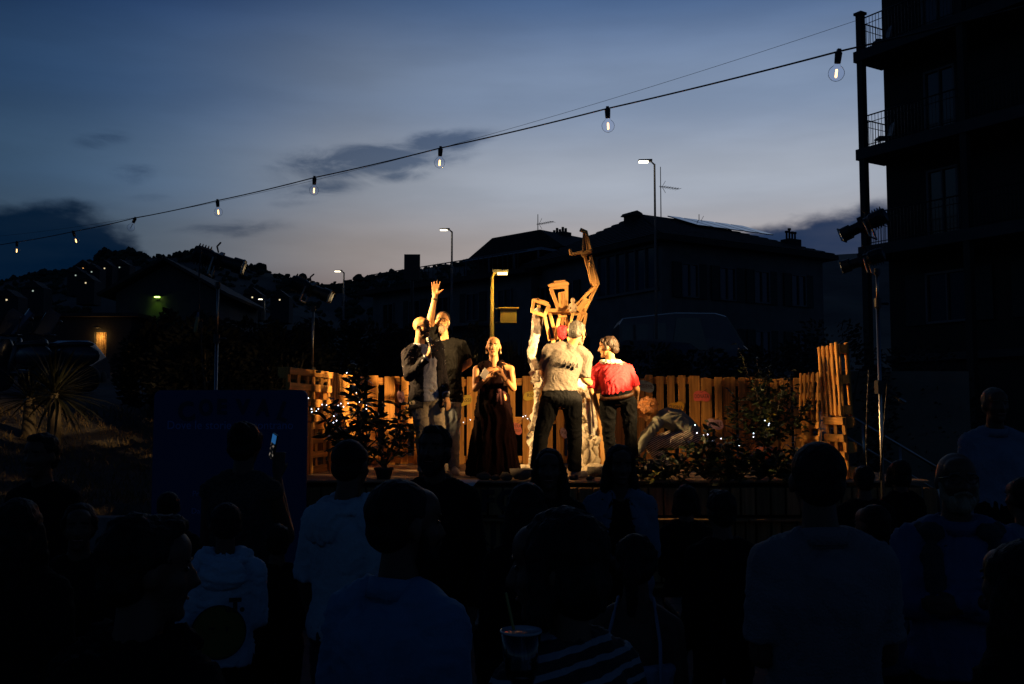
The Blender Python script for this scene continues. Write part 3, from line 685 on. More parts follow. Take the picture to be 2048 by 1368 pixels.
# stairs with handrail at the right
t = thing('stairway', 'concrete stairs with steel handrail right of the stage', 'stairs', (0, 0, 0)); steps = 7
a0 = at(1815, 925, 17.0); a1 = at(1735, 838, 17.6); zf = 0
for i in range(steps):
    u = i / (steps - 1); x = 7.1 - u * 1.75; b = MB(); hgt = .17 * (i + 1); b.box((x, 17.9, hgt / 2), (.30, 1.3, hgt)); b.build('step', CONC, t)
b = MB(); p0 = V((7.25, 17.15, .95)); p1 = V((5.35, 17.15, 2.1)); b.tube([p0, p1], .028); b.tube([p0 - V((0, 0, .4)), p1 - V((0, 0, .4))], .018)
for u in (0, .33, .66, 1): q = p0.lerp(p1, u); b.rc(q, .025, q - V((0, 0, .9)), .025, 8, True, True)
b.build('handrail', STEEL, t, True)
b = MB(); b.box((7.6, 19.6, 1.35), (2.6, .25, 2.7)); tag(b.build('plastered_wall', mat('beige wall', (.15, .13, .10), .9, .2, 1.5, .2, 30)), 'plain beige wall beside the stairs at the right', 'wall')
# ================================================================== STAGE
S = 1.17; YF = 10.45; YB = 13.95; XL, XR = -2.75, 4.35
def stage():
    t = thing('stage', 'wooden stage platform of pale planks with the pallet fence on it', 'stage', (0, 0, 0)); rnd = random.Random(5)
    b = MB(); b.box(((XL + XR) / 2, (YF + YB) / 2 + .1, (S - .03) / 2 - .02), (XR - XL - .1, YB - YF - .1, S - .07)); b.build('frame', mat('stage frame', (.03, .025, .02), .9, .2), t)
    y = YF + .03; i = 0
    while y < YB + .1:
        w = rnd.choice((.095, .1, .12, .14)); x = XL + rnd.uniform(-.02, .02); cuts = sorted([XL + rnd.uniform(1.1, 2.9), XL + rnd.uniform(3.7, 5.6)]) + [XR]
        for c in cuts:
            board('plank', (x + .003, y + w / 2, S - .012 + rnd.uniform(-.004, .002)), (c - .003, y + w / 2, S - .012 + rnd.uniform(-.004, .002)), w, .022, DECK, t, (0, 0, 1)); x = c
        y += w + .012
    # front of stacked pallets: ledges with upright boards that carry the lettering
    for k, z in enumerate((S - .03, .80, .46, .13)):
        for x0, x1 in ((XL, -.75), (-.74, .62), (.64, 2.4), (2.42, XR)):
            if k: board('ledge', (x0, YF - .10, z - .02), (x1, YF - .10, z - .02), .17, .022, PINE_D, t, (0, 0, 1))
        if k < 3:
            zz = z - .2
            x = XL + .05
            while x < XR - .1:
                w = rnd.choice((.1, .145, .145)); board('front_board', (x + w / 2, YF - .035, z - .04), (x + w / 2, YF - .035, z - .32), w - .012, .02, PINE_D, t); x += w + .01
    return t
DECK = wood('stage deck', (.30, .20, .12), .35, .2)
STG = stage()
LET = mat('painted letters', (.008, .008, .008), .7, .1)
for s_, x, z in (('ASFO', -.31, .955), ('ORIN', -.30, .615), ('IN I', -.42, .28)):
    o = mesh_obj('lettering', text_mesh(s_, .30, LET, .004, 'CENTER', 1.15, .012), STG, M=upright(V((x, YF - .052, z))))

def stone_mesh(seed, mat_, sub=2, rough=.25, flat=.6):
    bm = bmesh.new(); bmesh.ops.create_icosphere(bm, subdivisions=sub, radius=1); rnd = random.Random(seed); o = V((rnd.random() * 50, rnd.random() * 50, 0))
    for v in bm.verts:
        v.co *= 1 + rough * mnoise.noise(v.co * 1.3 + o) * 2; v.co.z *= flat
    me = bpy.data.meshes.new('stone'); bm.to_mesh(me); bm.free(); me.polygons.foreach_set('use_smooth', [True] * len(me.polygons)); me.materials.append(mat_); return me
STONE = mat('river stone', (.07, .06, .048), .85, .35, 6, .4, 30); PALE = mat('pale stone', (.50, .42, .30), .85, .25, 8, .5, 40)
smesh = [stone_mesh(i, STONE) for i in range(5)]
def stone(x, y, z, r, lab, grp='stones laid along the stage', me=None, flat=.6):
    o = mesh_obj('stone', me or random.choice(smesh), None, None, (x, y, z + r * .72 * flat * .85)); o.scale = (r * .9, r * .72, r * .72); o.rotation_euler.z = random.uniform(0, 6); return tag(o, lab, 'stone', grp)
def st_at(px, py, r, lab, Y): p = at(px, py, Y); return stone(p.x, Y, S + .0, r, lab)
st_at(968, 966, .10, 'round dark stone in front of the woman in the long dress', 10.62); st_at(990, 968, .065, 'small stone between the dress wearer\'s feet at the stage edge', 10.6)
st_at(1012, 970, .10, 'flat stone beside the bowl at the stage edge', 10.56); st_at(1149, 968, .062, 'round dark stone beside the grey shirted man\'s shoe', 10.6)
st_at(1188, 958, .13, 'big pale stone at the foot of the sculpture', 11.15); st_at(1212, 957, .09, 'smaller pale stone at the foot of the sculpture', 11.2); st_at(1180, 972, .05, 'small stacked stone at the stage edge', 10.6)
for x, k, r, lab in ((-.55, 0, .05, 'small stone leftmost on the upper shelf of the stage front'), (-.40, 0, .065, 'larger stone second on the upper shelf of the stage front'), (-.1, 0, .06, 'stone third from the left on the upper shelf of the stage front'), (.05, 0, .05, 'small stone rightmost on the upper shelf of the stage front'),
                   (-.5, 1, .055, 'stone leftmost on the middle shelf of the stage front'), (-.28, 1, .07, 'largest stone, in the middle of the middle shelf of the stage front'), (-.02, 1, .05, 'small stone rightmost on the middle shelf of the stage front'),
                   (-.45, 2, .055, 'stone leftmost on the lowest shelf of the stage front'), (-.2, 2, .07, 'big stone in the middle of the lowest shelf of the stage front'), (.0, 2, .05, 'small stone rightmost on the lowest shelf of the stage front')):
    stone(x, YF - .12, (.80, .46, .13)[k] - .009, r, lab, 'stones on the shelves of the stage front')
b = MB(); c = at(1043, 966, 10.6); b.lathe((c.x, 10.6, S), [(.03, 0), (.075, .01), (.115, .06), (.128, .115), (.116, .115), (.1, .06), (.02, .03)], 20); tag(b.build('bowl', mat('clay', (.10, .08, .065), .7, .2, 8), None, True), 'dark clay bowl on the stage edge before the woman in the dress', 'bowl')
b = MB(); c = at(1308, 975, 10.6); b.lathe((c.x, 10.6, S), [(.05, 0), (.10, .03), (.13, .09), (.11, .15), (.065, .19), (.07, .215), (.055, .215), (.05, .18), (.02, .1)], 20); tag(b.build('pot', mat('dark pot', (.05, .04, .03), .6, .2, 8), None, True), 'dark round clay pot on the stage edge beside the low plants', 'pot')
b = MB(); vs = [V((x, y, z)) for x, y, z in ((-.14, .0, 0), (.14, .0, 0), (.11, -.14, -.02), (-.1, -.13, -.02), (.02, -.16, -.13))]; vs += [v - V((0, .004, .004)) for v in vs]; b.add(vs, [(0, 1, 2, 3), (3, 2, 4), (5, 8, 7, 6), (8, 9, 7), (0, 5, 6, 1), (1, 6, 7, 2), (2, 7, 9, 4), (4, 9, 8, 3), (3, 8, 5, 0)])
c = at(932, 972, 10.5); tag(b.build('paper_sheet', mat('paper', (.6, .6, .6), .8, .05), None, False, (c.x, YF - .02, S + .012)), 'white paper sheet folded over the stage edge', 'paper')

# ------------------------------------------------------------------ pallets
def pallet(M, W, H, vertical=True, n=None, seed=0, lab='', grp='', mt=PINE, backs=True, slim=False):
    """a pallet on edge: W wide (x), H tall (z), deck boards towards -y; origin at the lower left front"""
    rnd = random.Random(seed); t = root_frame('pallet', lab, 'pallet', M); t['group'] = grp; T = .022; D = .12
    if vertical:
        n = n or 5; ws = [.06 if slim else rnd.choice((.1, .1, .145)) for _ in range(n)]; 
        while sum(ws) > W - .02 * n: ws[ws.index(max(ws))] -= .02
        gap = (W - sum(ws)) / (n - 1); x = 0
        for w in ws:
            board('slat', (x + w / 2, 0, rnd.uniform(-.004, .01)), (x + w / 2, 0, H + rnd.uniform(-.012, .012)), w, T, mt, t); x += w + gap
        for z in (.07, H / 2, H - .07):
            board('rail', (0, T + .002, z), (W, T + .002, z), .1, T, mt, t)
            for bx in (.06, W / 2, W - .06): board('block', (bx - .06, T + .052, z), (bx + .06, T + .052, z), .098, .075, mt, t)
        if backs:
            for bx in (.06, W / 2, W - .06): board('back_slat', (bx, D, 0), (bx, D, H), .1, T, mt, t)
    else:
        n = n or 5; ws = [rnd.choice((.078, .09, .085)) for _ in range(n)]; gap = (H - sum(ws)) / (n - 1); z = 0
        for w in ws:
            board('slat', (0, 0, z + w / 2), (W, 0, z + w / 2), w, T, mt, t); z += w + gap
        for bx in (.05, W / 2, W - .05):
            board('rail', (bx, T + .002, 0), (bx, T + .002, H), .1, T, mt, t)
            for z in (.06, H / 2, H - .06): board('block', (bx, T + .052, z - .06), (bx, T + .052, z + .06), .098, .075, mt, t)
        if backs:
            for z in (.05, H / 2, H - .05): board('back_slat', (0, D, z), (W, D, z), .1, T, mt, t)
    return t
def along(p0, p1, z, u0, lean=0):
    e = V((p1[0] - p0[0], p1[1] - p0[1], 0)).normalized(); n = V((-e.y, e.x, 0)); o = V((p0[0], p0[1], z)) + e * u0
    return local(o, e, n) @ Matrix.Rotation(lean, 4, 'Y')
# back fence, seven pallets
xs0 = -1.98; gl = 'upright pallets of the back fence'
names = ['upright pallet of the back fence at its left corner, behind the tall dark stems', 'upright back fence pallet right behind the man with the microphone', 'upright back fence pallet behind the woman in the dress',
         'upright back fence pallet behind the sculpture', 'upright back fence pallet behind the figure in red', 'upright back fence pallet behind the crouching figure, with thin slats on top', 'upright back fence pallet with the pink card', 'upright back fence pallet behind the large bush']
for i in range(8):
    w = .745; H = 1.19 + (.02, 0, .01, .015, -.01, .03, 0, -.015)[i]
    pallet(local(V((xs0 + i * .762, 13.72 + .012 * math.sin(i * 3), S + .002)), V((1, 0, 0)), V((0, 1, 0))), w, H, True, (4, 5, 4, 5, 5, 5, 5, 5)[i], 20 + i, names[i], gl)
# left return: half pallets in two tiers, seen very obliquely, running from the stage front to the back corner
pl0 = (-2.42, 10.85); pl1 = (-2.02, 13.7); gl = 'half pallets stacked along the left edge of the stage'
for i, (o_, lo_) in enumerate(((0, True), (0, False), (1, True), (0, False))):
    pass
kinds = [(False, True), (False, False), (True, True), (False, True)]
where = ['nearest the audience', 'second from the audience', 'third from the audience, with narrow upright slats', 'in the back corner']
for i, (up, low) in enumerate(kinds):
    for tier, vert in ((1, up), (0, low)):
        # deck boards face the stage
        e = V((pl1[0] - pl0[0], pl1[1] - pl0[1], 0)).normalized(); n = V((-e.y, e.x, 0))
        o = V((pl0[0], pl0[1], S + .002 + tier * .602)) + e * (i * .71) + n * (.03 * ((i * 5 + tier) % 3 - 1))
        pallet(local(o, e, n), .70, .595, vert, 7 if vert and i == 2 else (5 if vert else 4), 40 + i * 2 + tier, ('upper' if tier else 'lower') + ' half pallet of the left fence, ' + where[i], gl)
# right return: two leaning pairs
gr = 'pallets at the right edge of the stage'
for j, (px, Y0, hs, lean, lab) in enumerate(((1693, 10.75, (.66, .80), -.045, 'near the audience, leaning'), (1637, 12.3, (.6, .62), .03, 'farther back'))):
    for tier in (0, 1):
        z = S + .002 + (hs[0] if tier else 0); X0 = at(px, 900, Y0).x
        e = V((.0, 1, 0)).normalized(); n = V((-e.y, e.x, 0)); o = V((X0, Y0, z)) + n * (.012 * tier)
        M = Matrix.Translation(o) @ Matrix.Rotation(lean, 4, V((0, 1, 0))) @ local(V((0, 0, 0)), e, n)
        if tier: M = Matrix.Translation(V((math.sin(lean) * hs[0], 0, 0))) @ M
        # boards face the stage: mirror so that the deck is on the +n side
        M = M @ Matrix.Translation((.8 if j else .66, 0, 0)) @ Matrix.Rotation(R(180), 4, 'Z')
        pallet(M, .8 if j else .66, hs[tier] - .004, tier == 1, 5 if tier else 4, 80 + j * 2 + tier, ('upper' if tier else 'lower') + ' pallet of the right fence, ' + lab, gr, slim=bool(tier))
# clear sheet in a thin frame between the two
p = at(1651, 880, 11.7); t = thing('clear_screen', 'clear sheet in a thin steel frame between the right hand pallets', 'screen', (p.x, 11.7, S))
b = MB(); b.box((-.06, 0, .36), (.012, .012, .72)); b.box((.06, 0, .36), (.012, .012, .72))
for z in (.06, .35, .52, .71): b.box((0, 0, z), (.17, .012, .012))
b.build('frame', STEEL, t)
b = MB(); b.box((0, .008, .38), (.11, .003, .64)); b.build('sheet', GLASS, t)

# ------------------------------------------------------------------ word cards on the fence
INK = mat('ink', (.13, .07, .05), .8, .1)
def card(px, py, w, h, col, text, lab, shape='lobed', Y=13.70, rot=0, ts=None):
    p = at(px, py, Y); t = thing('word_card', lab, 'card', p, 'word cards hung on the fence'); t.rotation_euler = (0, rot, 0); n = 40; pts = []
    rnd = random.Random(int(px))
    for i in range(n):
        a = -i * 2 * math.pi / n; k = 3.2; c, s = math.cos(a), math.sin(a)
        x = abs(c) ** (2 / k) * (1 if c > 0 else -1) * w / 2; z = abs(s) ** (2 / k) * (1 if s > 0 else -1) * h / 2
        if shape == 'lobed': z *= 1 - .09 * math.exp(-(x / (w * .12)) ** 2)
        z += .012 * math.sin(x / w * 5 + px); x += .006 * math.sin(z / h * 6 + px)
        pts.append((x, z))
    b = MB(); b.prism(pts, -.008, 0); b.build('plaque', mat('card ' + lab[:18], col, .8, .12, 12, .1, 50), t)
    lines = text.split('\n') if text else []
    for i, s_ in enumerate(lines):
        me = text_mesh(s_, ts or h * .52 / len(lines) ** .5, INK, .001, 'CENTER', 1.0, -.0)
        o = mesh_obj('lettering', me, t, M=Matrix.Translation((0, -.0095, (len(lines) - 1 - 2 * i) * h * .19)) @ Matrix.Rotation(R(90), 4, 'X')); wd = max(v.co.x for v in me.vertices) - min(v.co.x for v in me.vertices)
        if wd > w * .86: o.scale = (w * .86 / wd, 1, 1)
    b = MB(); b.tube([(-.05, .0, h * .44), (.0, -.012, h * .40), (.09, .01, h * .75)], .003, 5); b.build('string', INK, t)
YEL = (.62, .45, .06)
card(930, 801, .185, .135, YEL, 'PASSI', 'yellow card reading PASSI, left of the woman in the dress', 'bump', 13.695, -.05)
card(1062, 791, .20, .125, YEL, 'RSSI', 'yellow card reading RSSI, half hidden by the sculpture', 'round', 13.695)
card(1034, 857, .125, .155, (.62, .16, .11), 'STRA\nVERSA', 'salmon card with two lines of writing, low beside the dress', 'round', 13.695, -.05)
card(1128, 866, .10, .125, (.50, .30, .34), 'FA', 'mauve card reading FA, seen between the legs of the grey shirted man', 'round', 13.695, .1)
card(1291, 773, .225, .15, (.28, .36, .33), 'INSIEME', 'grey green card reading INSIEME beside the figure in red', 'bump', 13.695, .08)
card(1351, 815, .225, .15, (.72, .38, .03), 'CUSINA', 'ochre card of two overlapping rounds behind the crouching figure', 'lobed', 13.695, .04)
card(1403, 793, .225, .145, (.75, .13, .10), 'DONATA', 'red card with dark capitals on the right part of the fence', 'lobed', 13.695)
card(1430, 848, .22, .14, (.60, .36, .42), 'AGIRE', 'mauve card reading AGIRE, lowest on the right part of the fence', 'lobed', 13.695)
card(802, 793, .10, .16, (.48, .28, .30), '', 'mauve card peeping out left of the man with the microphone', 'round', 13.695)
card(913, 864, .10, .14, (.30, .15, .17), '', 'dull mauve card low on the fence behind the pale jeans', 'round', 13.695)

# ================================================================== SCULPTURE
def sculpture():
    Y = 11.75; k = 400 / 1013; P0 = at(1125, 960, Y)
    t = thing('sculpture', 'tall striding figure of nailed laths, papier mache and stones raising one arm', 'sculpture', (P0.x, Y, S))
    def q(cx, cy, dy=0.0):   # point given on the photo crop of the statue
        return at(900 + cx * k, 440 + cy * k, Y + dy) - V((P0.x, Y, S))
    def s(a, c, w=.05, th=.022, f=(0, -1, 0), d0=0.0, d1=None): board('slat', q(*a, d0), q(*c, d0 if d1 is None else d1), w * .8, th, LATH, t, f)
    F1 = (.25, -1, 0)
    # raised arm
    s((655, 512), (748, 322), .05, .025, (-.6, -1, 0)); s((644, 428), (738, 330), .045, .025, (-.3, -1, .6), -.08, 0); s((690, 395), (640, 455), .05, .025, F1, -.12); s((700, 402), (652, 465), .045, .025, F1, -.06)
    s((735, 338), (715, 268), .055, .025, F1, -.04); s((752, 328), (712, 180), .045, .025, F1, .03); s((722, 335), (682, 178), .045, .025, F1, .08); s((726, 312), (706, 212), .06, .02, F1, -.07); s((714, 240), (708, 200), .035, .02, F1, -.10)
    s((668, 182), (718, 160), .06, .035, (0, -.3, 1)); s((664, 178), (712, 154), .05, .03, (0, -1, 0), -.05)
    s((679, 52), (674, 160), .04, .02, (1, -.6, 0)); s((688, 56), (716, 158), .045, .022, (-.5, -1, 0), -.03); s((684, 58), (700, 160), .035, .02, F1, .05); s((658, 48), (694, 64), .055, .03, (0, -1, 0), -.03)
    s((674, 162), (612, 174), .045, .025, (0, -1, .1), -.04); s((614, 176), (608, 146), .04, .03, F1, -.04)
    # head: an open tapering box
    s((503, 334), (597, 322), .055, .03, (0, -1, 0), -.1); s((506, 345), (596, 340), .04, .02, (0, -1, 0), -.1); s((520, 328), (588, 318), .05, .03, (0, -1, .0), .1); s((528, 318), (585, 312), .05, .03, (0, -1, 0), .02); s((503, 332), (520, 326), .04, .03, (0, 0, 1), -.1, .1); s((596, 324), (588, 318), .04, .03, (0, 0, 1), -.1, .1)
    s((510, 345), (550, 455), .055, .022, (.3, -1, 0), -.1, -.04); s((590, 328), (590, 455), .05, .022, (-.1, -1, 0), -.1, -.04); s((556, 372), (562, 455), .05, .022, F1, .1, .04); s((572, 370), (576, 455), .04, .022, F1, .09, .04); s((548, 374), (590, 366), .04, .02, F1, .1)
    # shoulder bars
    s((492, 458), (640, 460), .055, .025, (0, -1, 0), -.06); s((500, 470), (676, 473), .045, .025, (0, -1, 0), .08); s((620, 478), (690, 470), .045, .025, F1, -.02); s((540, 450), (600, 452), .05, .03, (0, 0, 1), 0)
    # left shoulder box
    s((421, 406), (505, 434), .04, .025, (0, -1, 0), -.12); s((440, 402), (502, 424), .04, .025, (0, -1, 0), .1); s((424, 408), (414, 470), .045, .025, F1, -.12); s((502, 434), (474, 492), .05, .025, (.3, -1, 0), -.12); s((412, 462), (478, 484), .05, .02, (0, -1, 0), -.13); s((450, 430), (446, 462), .05, .03, F1, .0); s((504, 432), (488, 470), .04, .03, F1, .08); s((421, 404), (440, 400), .04, .02, (0, 0, 1), -.12, .1)
    # trunk laths
    s((478, 478), (506, 612), .05, .022, (.5, -1, 0), -.08); s((502, 460), (540, 606), .05, .022, (-.2, -1, 0), -.05); s((556, 476), (532, 606), .05, .022, F1, -.06); s((580, 472), (610, 590), .055, .022, F1, -.05); s((548, 490), (592, 488), .03, .02, F1, -.08); s((628, 440), (608, 545), .04, .025, (-.4, -1, 0), -.1); s((664, 458), (632, 545), .05, .022, F1, -.02); s((688, 470), (672, 560), .05, .022, F1, .03); s((572, 480), (560, 620), .05, .022, F1, .06)
    s((520, 600), (560, 850), .06, .025, F1, 0); s((600, 590), (640, 850), .06, .025, F1, 0); s((480, 850), (720, 840), .07, .03, F1, .02); s((500, 650), (680, 660), .06, .025, F1, .03)
    # legs behind the plaster
    s((748, 880), (775, 1245), .07, .03, (.5, -1, 0), .12); s((720, 840), (752, 1240), .06, .03, (.2, -1, 0), .16); s((445, 780), (402, 1290), .05, .025, F1, .1)
    # papier mache arm: newspaper printed dark over pale paper
    news = bpy.data.materials.new('newspaper'); news.use_nodes = True; nt = news.node_tree; N = nt.nodes; L = nt.links; bs = N['Principled BSDF']; bs.inputs['Roughness'].default_value = .8
    tc = N.new('ShaderNodeTexCoord'); mp = N.new('ShaderNodeMapping'); mp.inputs['Scale'].default_value = (11, 11, 8); L.new(tc.outputs['Object'], mp.inputs[0])
    vo = N.new('ShaderNodeTexVoronoi'); vo.inputs['Scale'].default_value = 1; L.new(mp.outputs[0], vo.inputs['Vector']); sp = N.new('ShaderNodeSeparateColor'); L.new(vo.outputs['Color'], sp.inputs[0])
    cr = N.new('ShaderNodeValToRGB'); cr.color_ramp.interpolation = 'CONSTANT'; e = cr.color_ramp.elements; e[0].color = (.07, .055, .05, 1); e[1].position = .35; e[1].color = (.55, .47, .38, 1); x = e.new(.6); x.color = (.22, .16, .12, 1); x = e.new(.72); x.color = (.62, .55, .46, 1); L.new(sp.outputs[0], cr.inputs[0])
    n1 = N.new('ShaderNodeTexNoise'); n1.inputs['Scale'].default_value = 22; n1.inputs['Detail'].default_value = 6; L.new(tc.outputs['Object'], n1.inputs['Vector']); mr = N.new('ShaderNodeMapRange'); mr.inputs[1].default_value = .35; mr.inputs[2].default_value = .65; mr.inputs[3].default_value = .35; mr.inputs[4].default_value = 1.1; L.new(n1.outputs[0], mr.inputs[0])
    mx = N.new('ShaderNodeMix'); mx.data_type = 'RGBA'; mx.blend_type = 'MULTIPLY'; mx.inputs[0].default_value = .8; L.new(cr.outputs[0], mx.inputs[6]); L.new(mr.outputs[0], mx.inputs[7]); L.new(mx.outputs[2], bs.inputs['Base Color'])
    b = MB(); pts = [(446, 470, 29), (440, 540, 28), (430, 600, 26), (418, 650, 23), (410, 690, 20), (418, 715, 22), (432, 750, 23)]
    for (x0, y0, w0), (x1, y1, w1) in zip(pts[:-1], pts[1:]): b.rc(q(x0, y0), w0 * k / 170 * 1.0, q(x1, y1), w1 * k / 170 * 1.0, 12)
    skin(b, 'paper_arm', news, t, .012, 2, (.03, .07), (.02, .025))
    plm = mat('plaster and pulp', (.66, .58, .46), .9, .3, 10, .8, 35)
    def lumpy(name, pts, mat_=plm, d=(.05, .06), dy=0.0):
        b = MB(); rnd = random.Random(len(pts) * 7)
        for (x0, y0, w0), (x1, y1, w1) in zip(pts[:-1], pts[1:]):
            b.rc(q(x0, y0, dy), w0 * k / 170, q(x1, y1, dy), w1 * k / 170, 10)
            for _ in range(4):
                u = rnd.random(); c = q(x0 + (x1 - x0) * u, y0 + (y1 - y0) * u, dy); w = w0 * k / 170
                b.ell(c + V((rnd.uniform(-1, 1), rnd.uniform(-1, .2), rnd.uniform(-.3, .3))) * w * .75, [w * rnd.uniform(.3, .6) for _ in range(3)])
        return skin(b, name, mat_, t, .010, 1, d, (.02, .02))
    lumpy('plaster_leg', [(446, 760, 22), (448, 800, 18), (443, 860, 17), (437, 930, 13), (430, 1000, 12), (423, 1080, 10), (412, 1150, 9), (404, 1230, 8), (400, 1275, 11)], d=(.035, .04))
    lumpy('plaster_leg', [(660, 830, 34), (682, 880, 34), (700, 950, 36), (706, 1030, 40), (706, 1100, 43), (706, 1160, 45), (706, 1230, 47), (706, 1290, 49)], dy=.08, d=(.04, .045))
    lumpy('plaster_hip', [(470, 780, 30), (540, 800, 34), (620, 815, 38), (660, 840, 40)], dy=.05)
    # leaf-like scraps of paper on the left leg
    rnd = random.Random(11)
    for i, (cx, cy) in enumerate(((420, 780), (436, 800), (468, 775), (415, 1000), (408, 1050), (404, 1100), (402, 1130), (428, 820), (455, 830), (474, 800))):
        b = MB(); c = V((0, 0, 0)); vs = []
        for a in range(7): an = a * .9; vs.append(V((math.cos(an) * rnd.uniform(.03, .065), rnd.uniform(-.03, .03), math.sin(an) * rnd.uniform(.03, .07))))
        vs += [v + V((0, .005, 0)) for v in vs]; b.add(vs, [tuple(range(7)), tuple(range(13, 6, -1))] + [(j, (j + 1) % 7, (j + 1) % 7 + 7, j + 7) for j in range(7)])
        b.build('paper_scrap', plm, t, False, q(cx, cy, -.09))
    # stones set in the right leg
    sm = [stone_mesh(60 + i, PALE, 2, .22, .8) for i in range(4)]
    for cx, cy, r in ((690, 1150, .085), (700, 1195, .105), (735, 1165, .05), (662, 1170, .06), (740, 1225, .06), (690, 1250, .07), (725, 1275, .08), (670, 1290, .06), (750, 1290, .05), (672, 1010, .055), (700, 1060, .045), (745, 1120, .05), (680, 930, .05), (665, 880, .06), (720, 1245, .05), (705, 1100, .045)):
        o = mesh_obj('stone', random.choice(sm), t, None, q(cx, cy, -.10 - r * .15)); o.scale = (r * 1.2, r * .8, r); o.rotation_euler = (random.uniform(-.4, .4), random.uniform(0, 3), random.uniform(-.4, .4))
    # white rag and red cloth heart
    b = MB(); vs = []; n = 9
    for i in range(n + 1):
        for j in range(6):
            u = i / n; v = j / 5; c = q(700 + 20 * u + 40 * (v - .5) * (1 - .2 * u), 900 + 190 * u, -.20 - .03 * math.sin(v * 9 + u * 3)); vs.append(c)
    fs = [(i * 6 + j, i * 6 + j + 1, (i + 1) * 6 + j + 1, (i + 1) * 6 + j) for i in range(n) for j in range(5)]; m_ = len(vs); vs += [v + V((0, .006, 0)) for v in vs]; b.add(vs, fs + [tuple(i + m_ for i in f[::-1]) for f in fs]); b.build('white_rag', mat('white rag', (.78, .72, .62), .9, .1, 10, .4, 20), t, True)
    s((652, 920), (716, 912), .06, .02, (0, -1, 0), -.2)
    b = MB(); c = q(568, 574, -.16); b.ell(c, (.05, .045, .075)); b.ell(c + V((-.026, 0, .045)), (.034, .034, .045)); b.ell(c + V((.028, 0, .05)), (.032, .032, .045)); b.ell(c + V((0, .01, .06)), (.034, .034, .04)); skin(b, 'red_heart', mat('red cloth', (.42, .008, .018), .75, .25, 9, .5, 25), t, .008, 1, (.035, .03))
    # little clay figure sitting on the shoulder
    b = MB(); c = q(622, 440, -.14); b.ell(c, (.036, .034, .05)); b.ell(c + V((.0, -.005, .075)), (.028, .028, .031)); b.rc(c + V((-.03, 0, .03)), .012, c + V((-.05, -.02, -.02)), .012); b.rc(c + V((.03, 0, .03)), .012, c + V((.045, -.02, -.02)), .012); b.ell(c - V((0, 0, .045)), (.045, .04, .025)); skin(b, 'clay_figurine', mat('raw clay', (.40, .29, .18), .6, .2, 12, .3, 40), t, .006, 1)
    # lumps of plaster on the floor at its feet
    for cx, cy, r in ((365, 1283, .11), (385, 1300, .08), (352, 1275, .06), (730, 1306, .12), (690, 1312, .08)):
        o = mesh_obj('plaster_lump', random.choice(sm), t, None, q(cx, cy)); o.location.z = r * .5; o.location.y = -.35 + .1 * (cx > 600); o.scale = (r * 1.2, r, r * .8)
    return t
sculpture()

# ================================================================== STAGE LIGHTS
def profile_spot(name_lab, p, aim, energy, cone, lens_s, size=1.0, blend=.12, group='stage spotlights on the stands'):
    """theatre profile spot at p with its barrel pointing at aim"""
    p = V(p); d = (V(aim) - p).normalized(); rot = d.to_track_quat('Y', 'Z').to_matrix().to_4x4(); t = thing('stage_spotlight', name_lab, 'spotlight', (0, 0, 0), group); t.matrix_basis = Matrix.Translation(p) @ rot; s = size
    mk = lambda prof: [(r * s, z * s) for r, z in prof]; MY = Matrix.Rotation(R(-90), 3, 'X')
    b = MB(); b.lathe((0, 0, 0), mk([(.02, -.36), (.105, -.34), (.12, -.28), (.115, -.12), (.095, -.08), (.085, .1), (.085, .2), (.108, .21), (.108, .34), (.092, .34), (.09, .25), (.0, .25)]), 24, MY); 
    for i in range(5): b.box((0, (-.30 + i * .04) * s, 0), (.255 * s, .012 * s, .255 * s), Matrix.Rotation(R(45), 3, 'Y') @ Matrix.Scale(.86, 3))
    b.box((0, .02 * s, -.0), (.2 * s, .06 * s, .2 * s), Matrix.Rotation(R(20), 3, 'Y')); b.build('housing', BLACKM, t, False)
    b = MB(); b.box((0, .355 * s, .09 * s), (.2 * s, .02 * s, .02 * s)); b.box((0, .355 * s, -.09 * s), (.2 * s, .02 * s, .02 * s)); b.box((.1 * s, .355 * s, 0), (.02 * s, .02 * s, .2 * s)); b.box((-.1 * s, .355 * s, 0), (.02 * s, .02 * s, .2 * s)); b.build('filter_frame', STEELD, t)
    b = MB(); b.lathe((0, 0, 0), mk([(.0, .262), (.05, .274), (.086, .262), (.086, .256), (.0, .256)]), 24, MY); b.build('lens', emit('lens ' + name_lab[:26], (1, .72, .38), lens_s), t, True)
    b = MB(); W = .16 * s
    b.tube([(-W, -.05 * s, 0), (-W, -.05 * s, -.24 * s), (W, -.05 * s, -.24 * s), (W, -.05 * s, 0)], .014 * s, 6); b.build('yoke', STEELD, t)
    b = MB(); b.tube([(.03, -.02, .1 * s), (.04, -.05, .17 * s), (.02, -.03, .24 * s)], .009, 6); b.build('handle', BLACKM, t)
    ld = bpy.data.lights.new('spot_beam', 'SPOT'); ld.energy = energy; ld.color = WARM; ld.spot_size = R(cone); ld.spot_blend = blend; ld.shadow_soft_size = .045
    lo = bpy.data.objects.new('spot_beam', ld); link(lo, t); lo.matrix_local = Matrix.Translation((0, .40 * s, 0)) @ Matrix.Rotation(R(90), 4, 'X'); return t
STEELD = mat('dull steel', (.25, .24, .22), .35, .2, metallic=1, bump=.02)
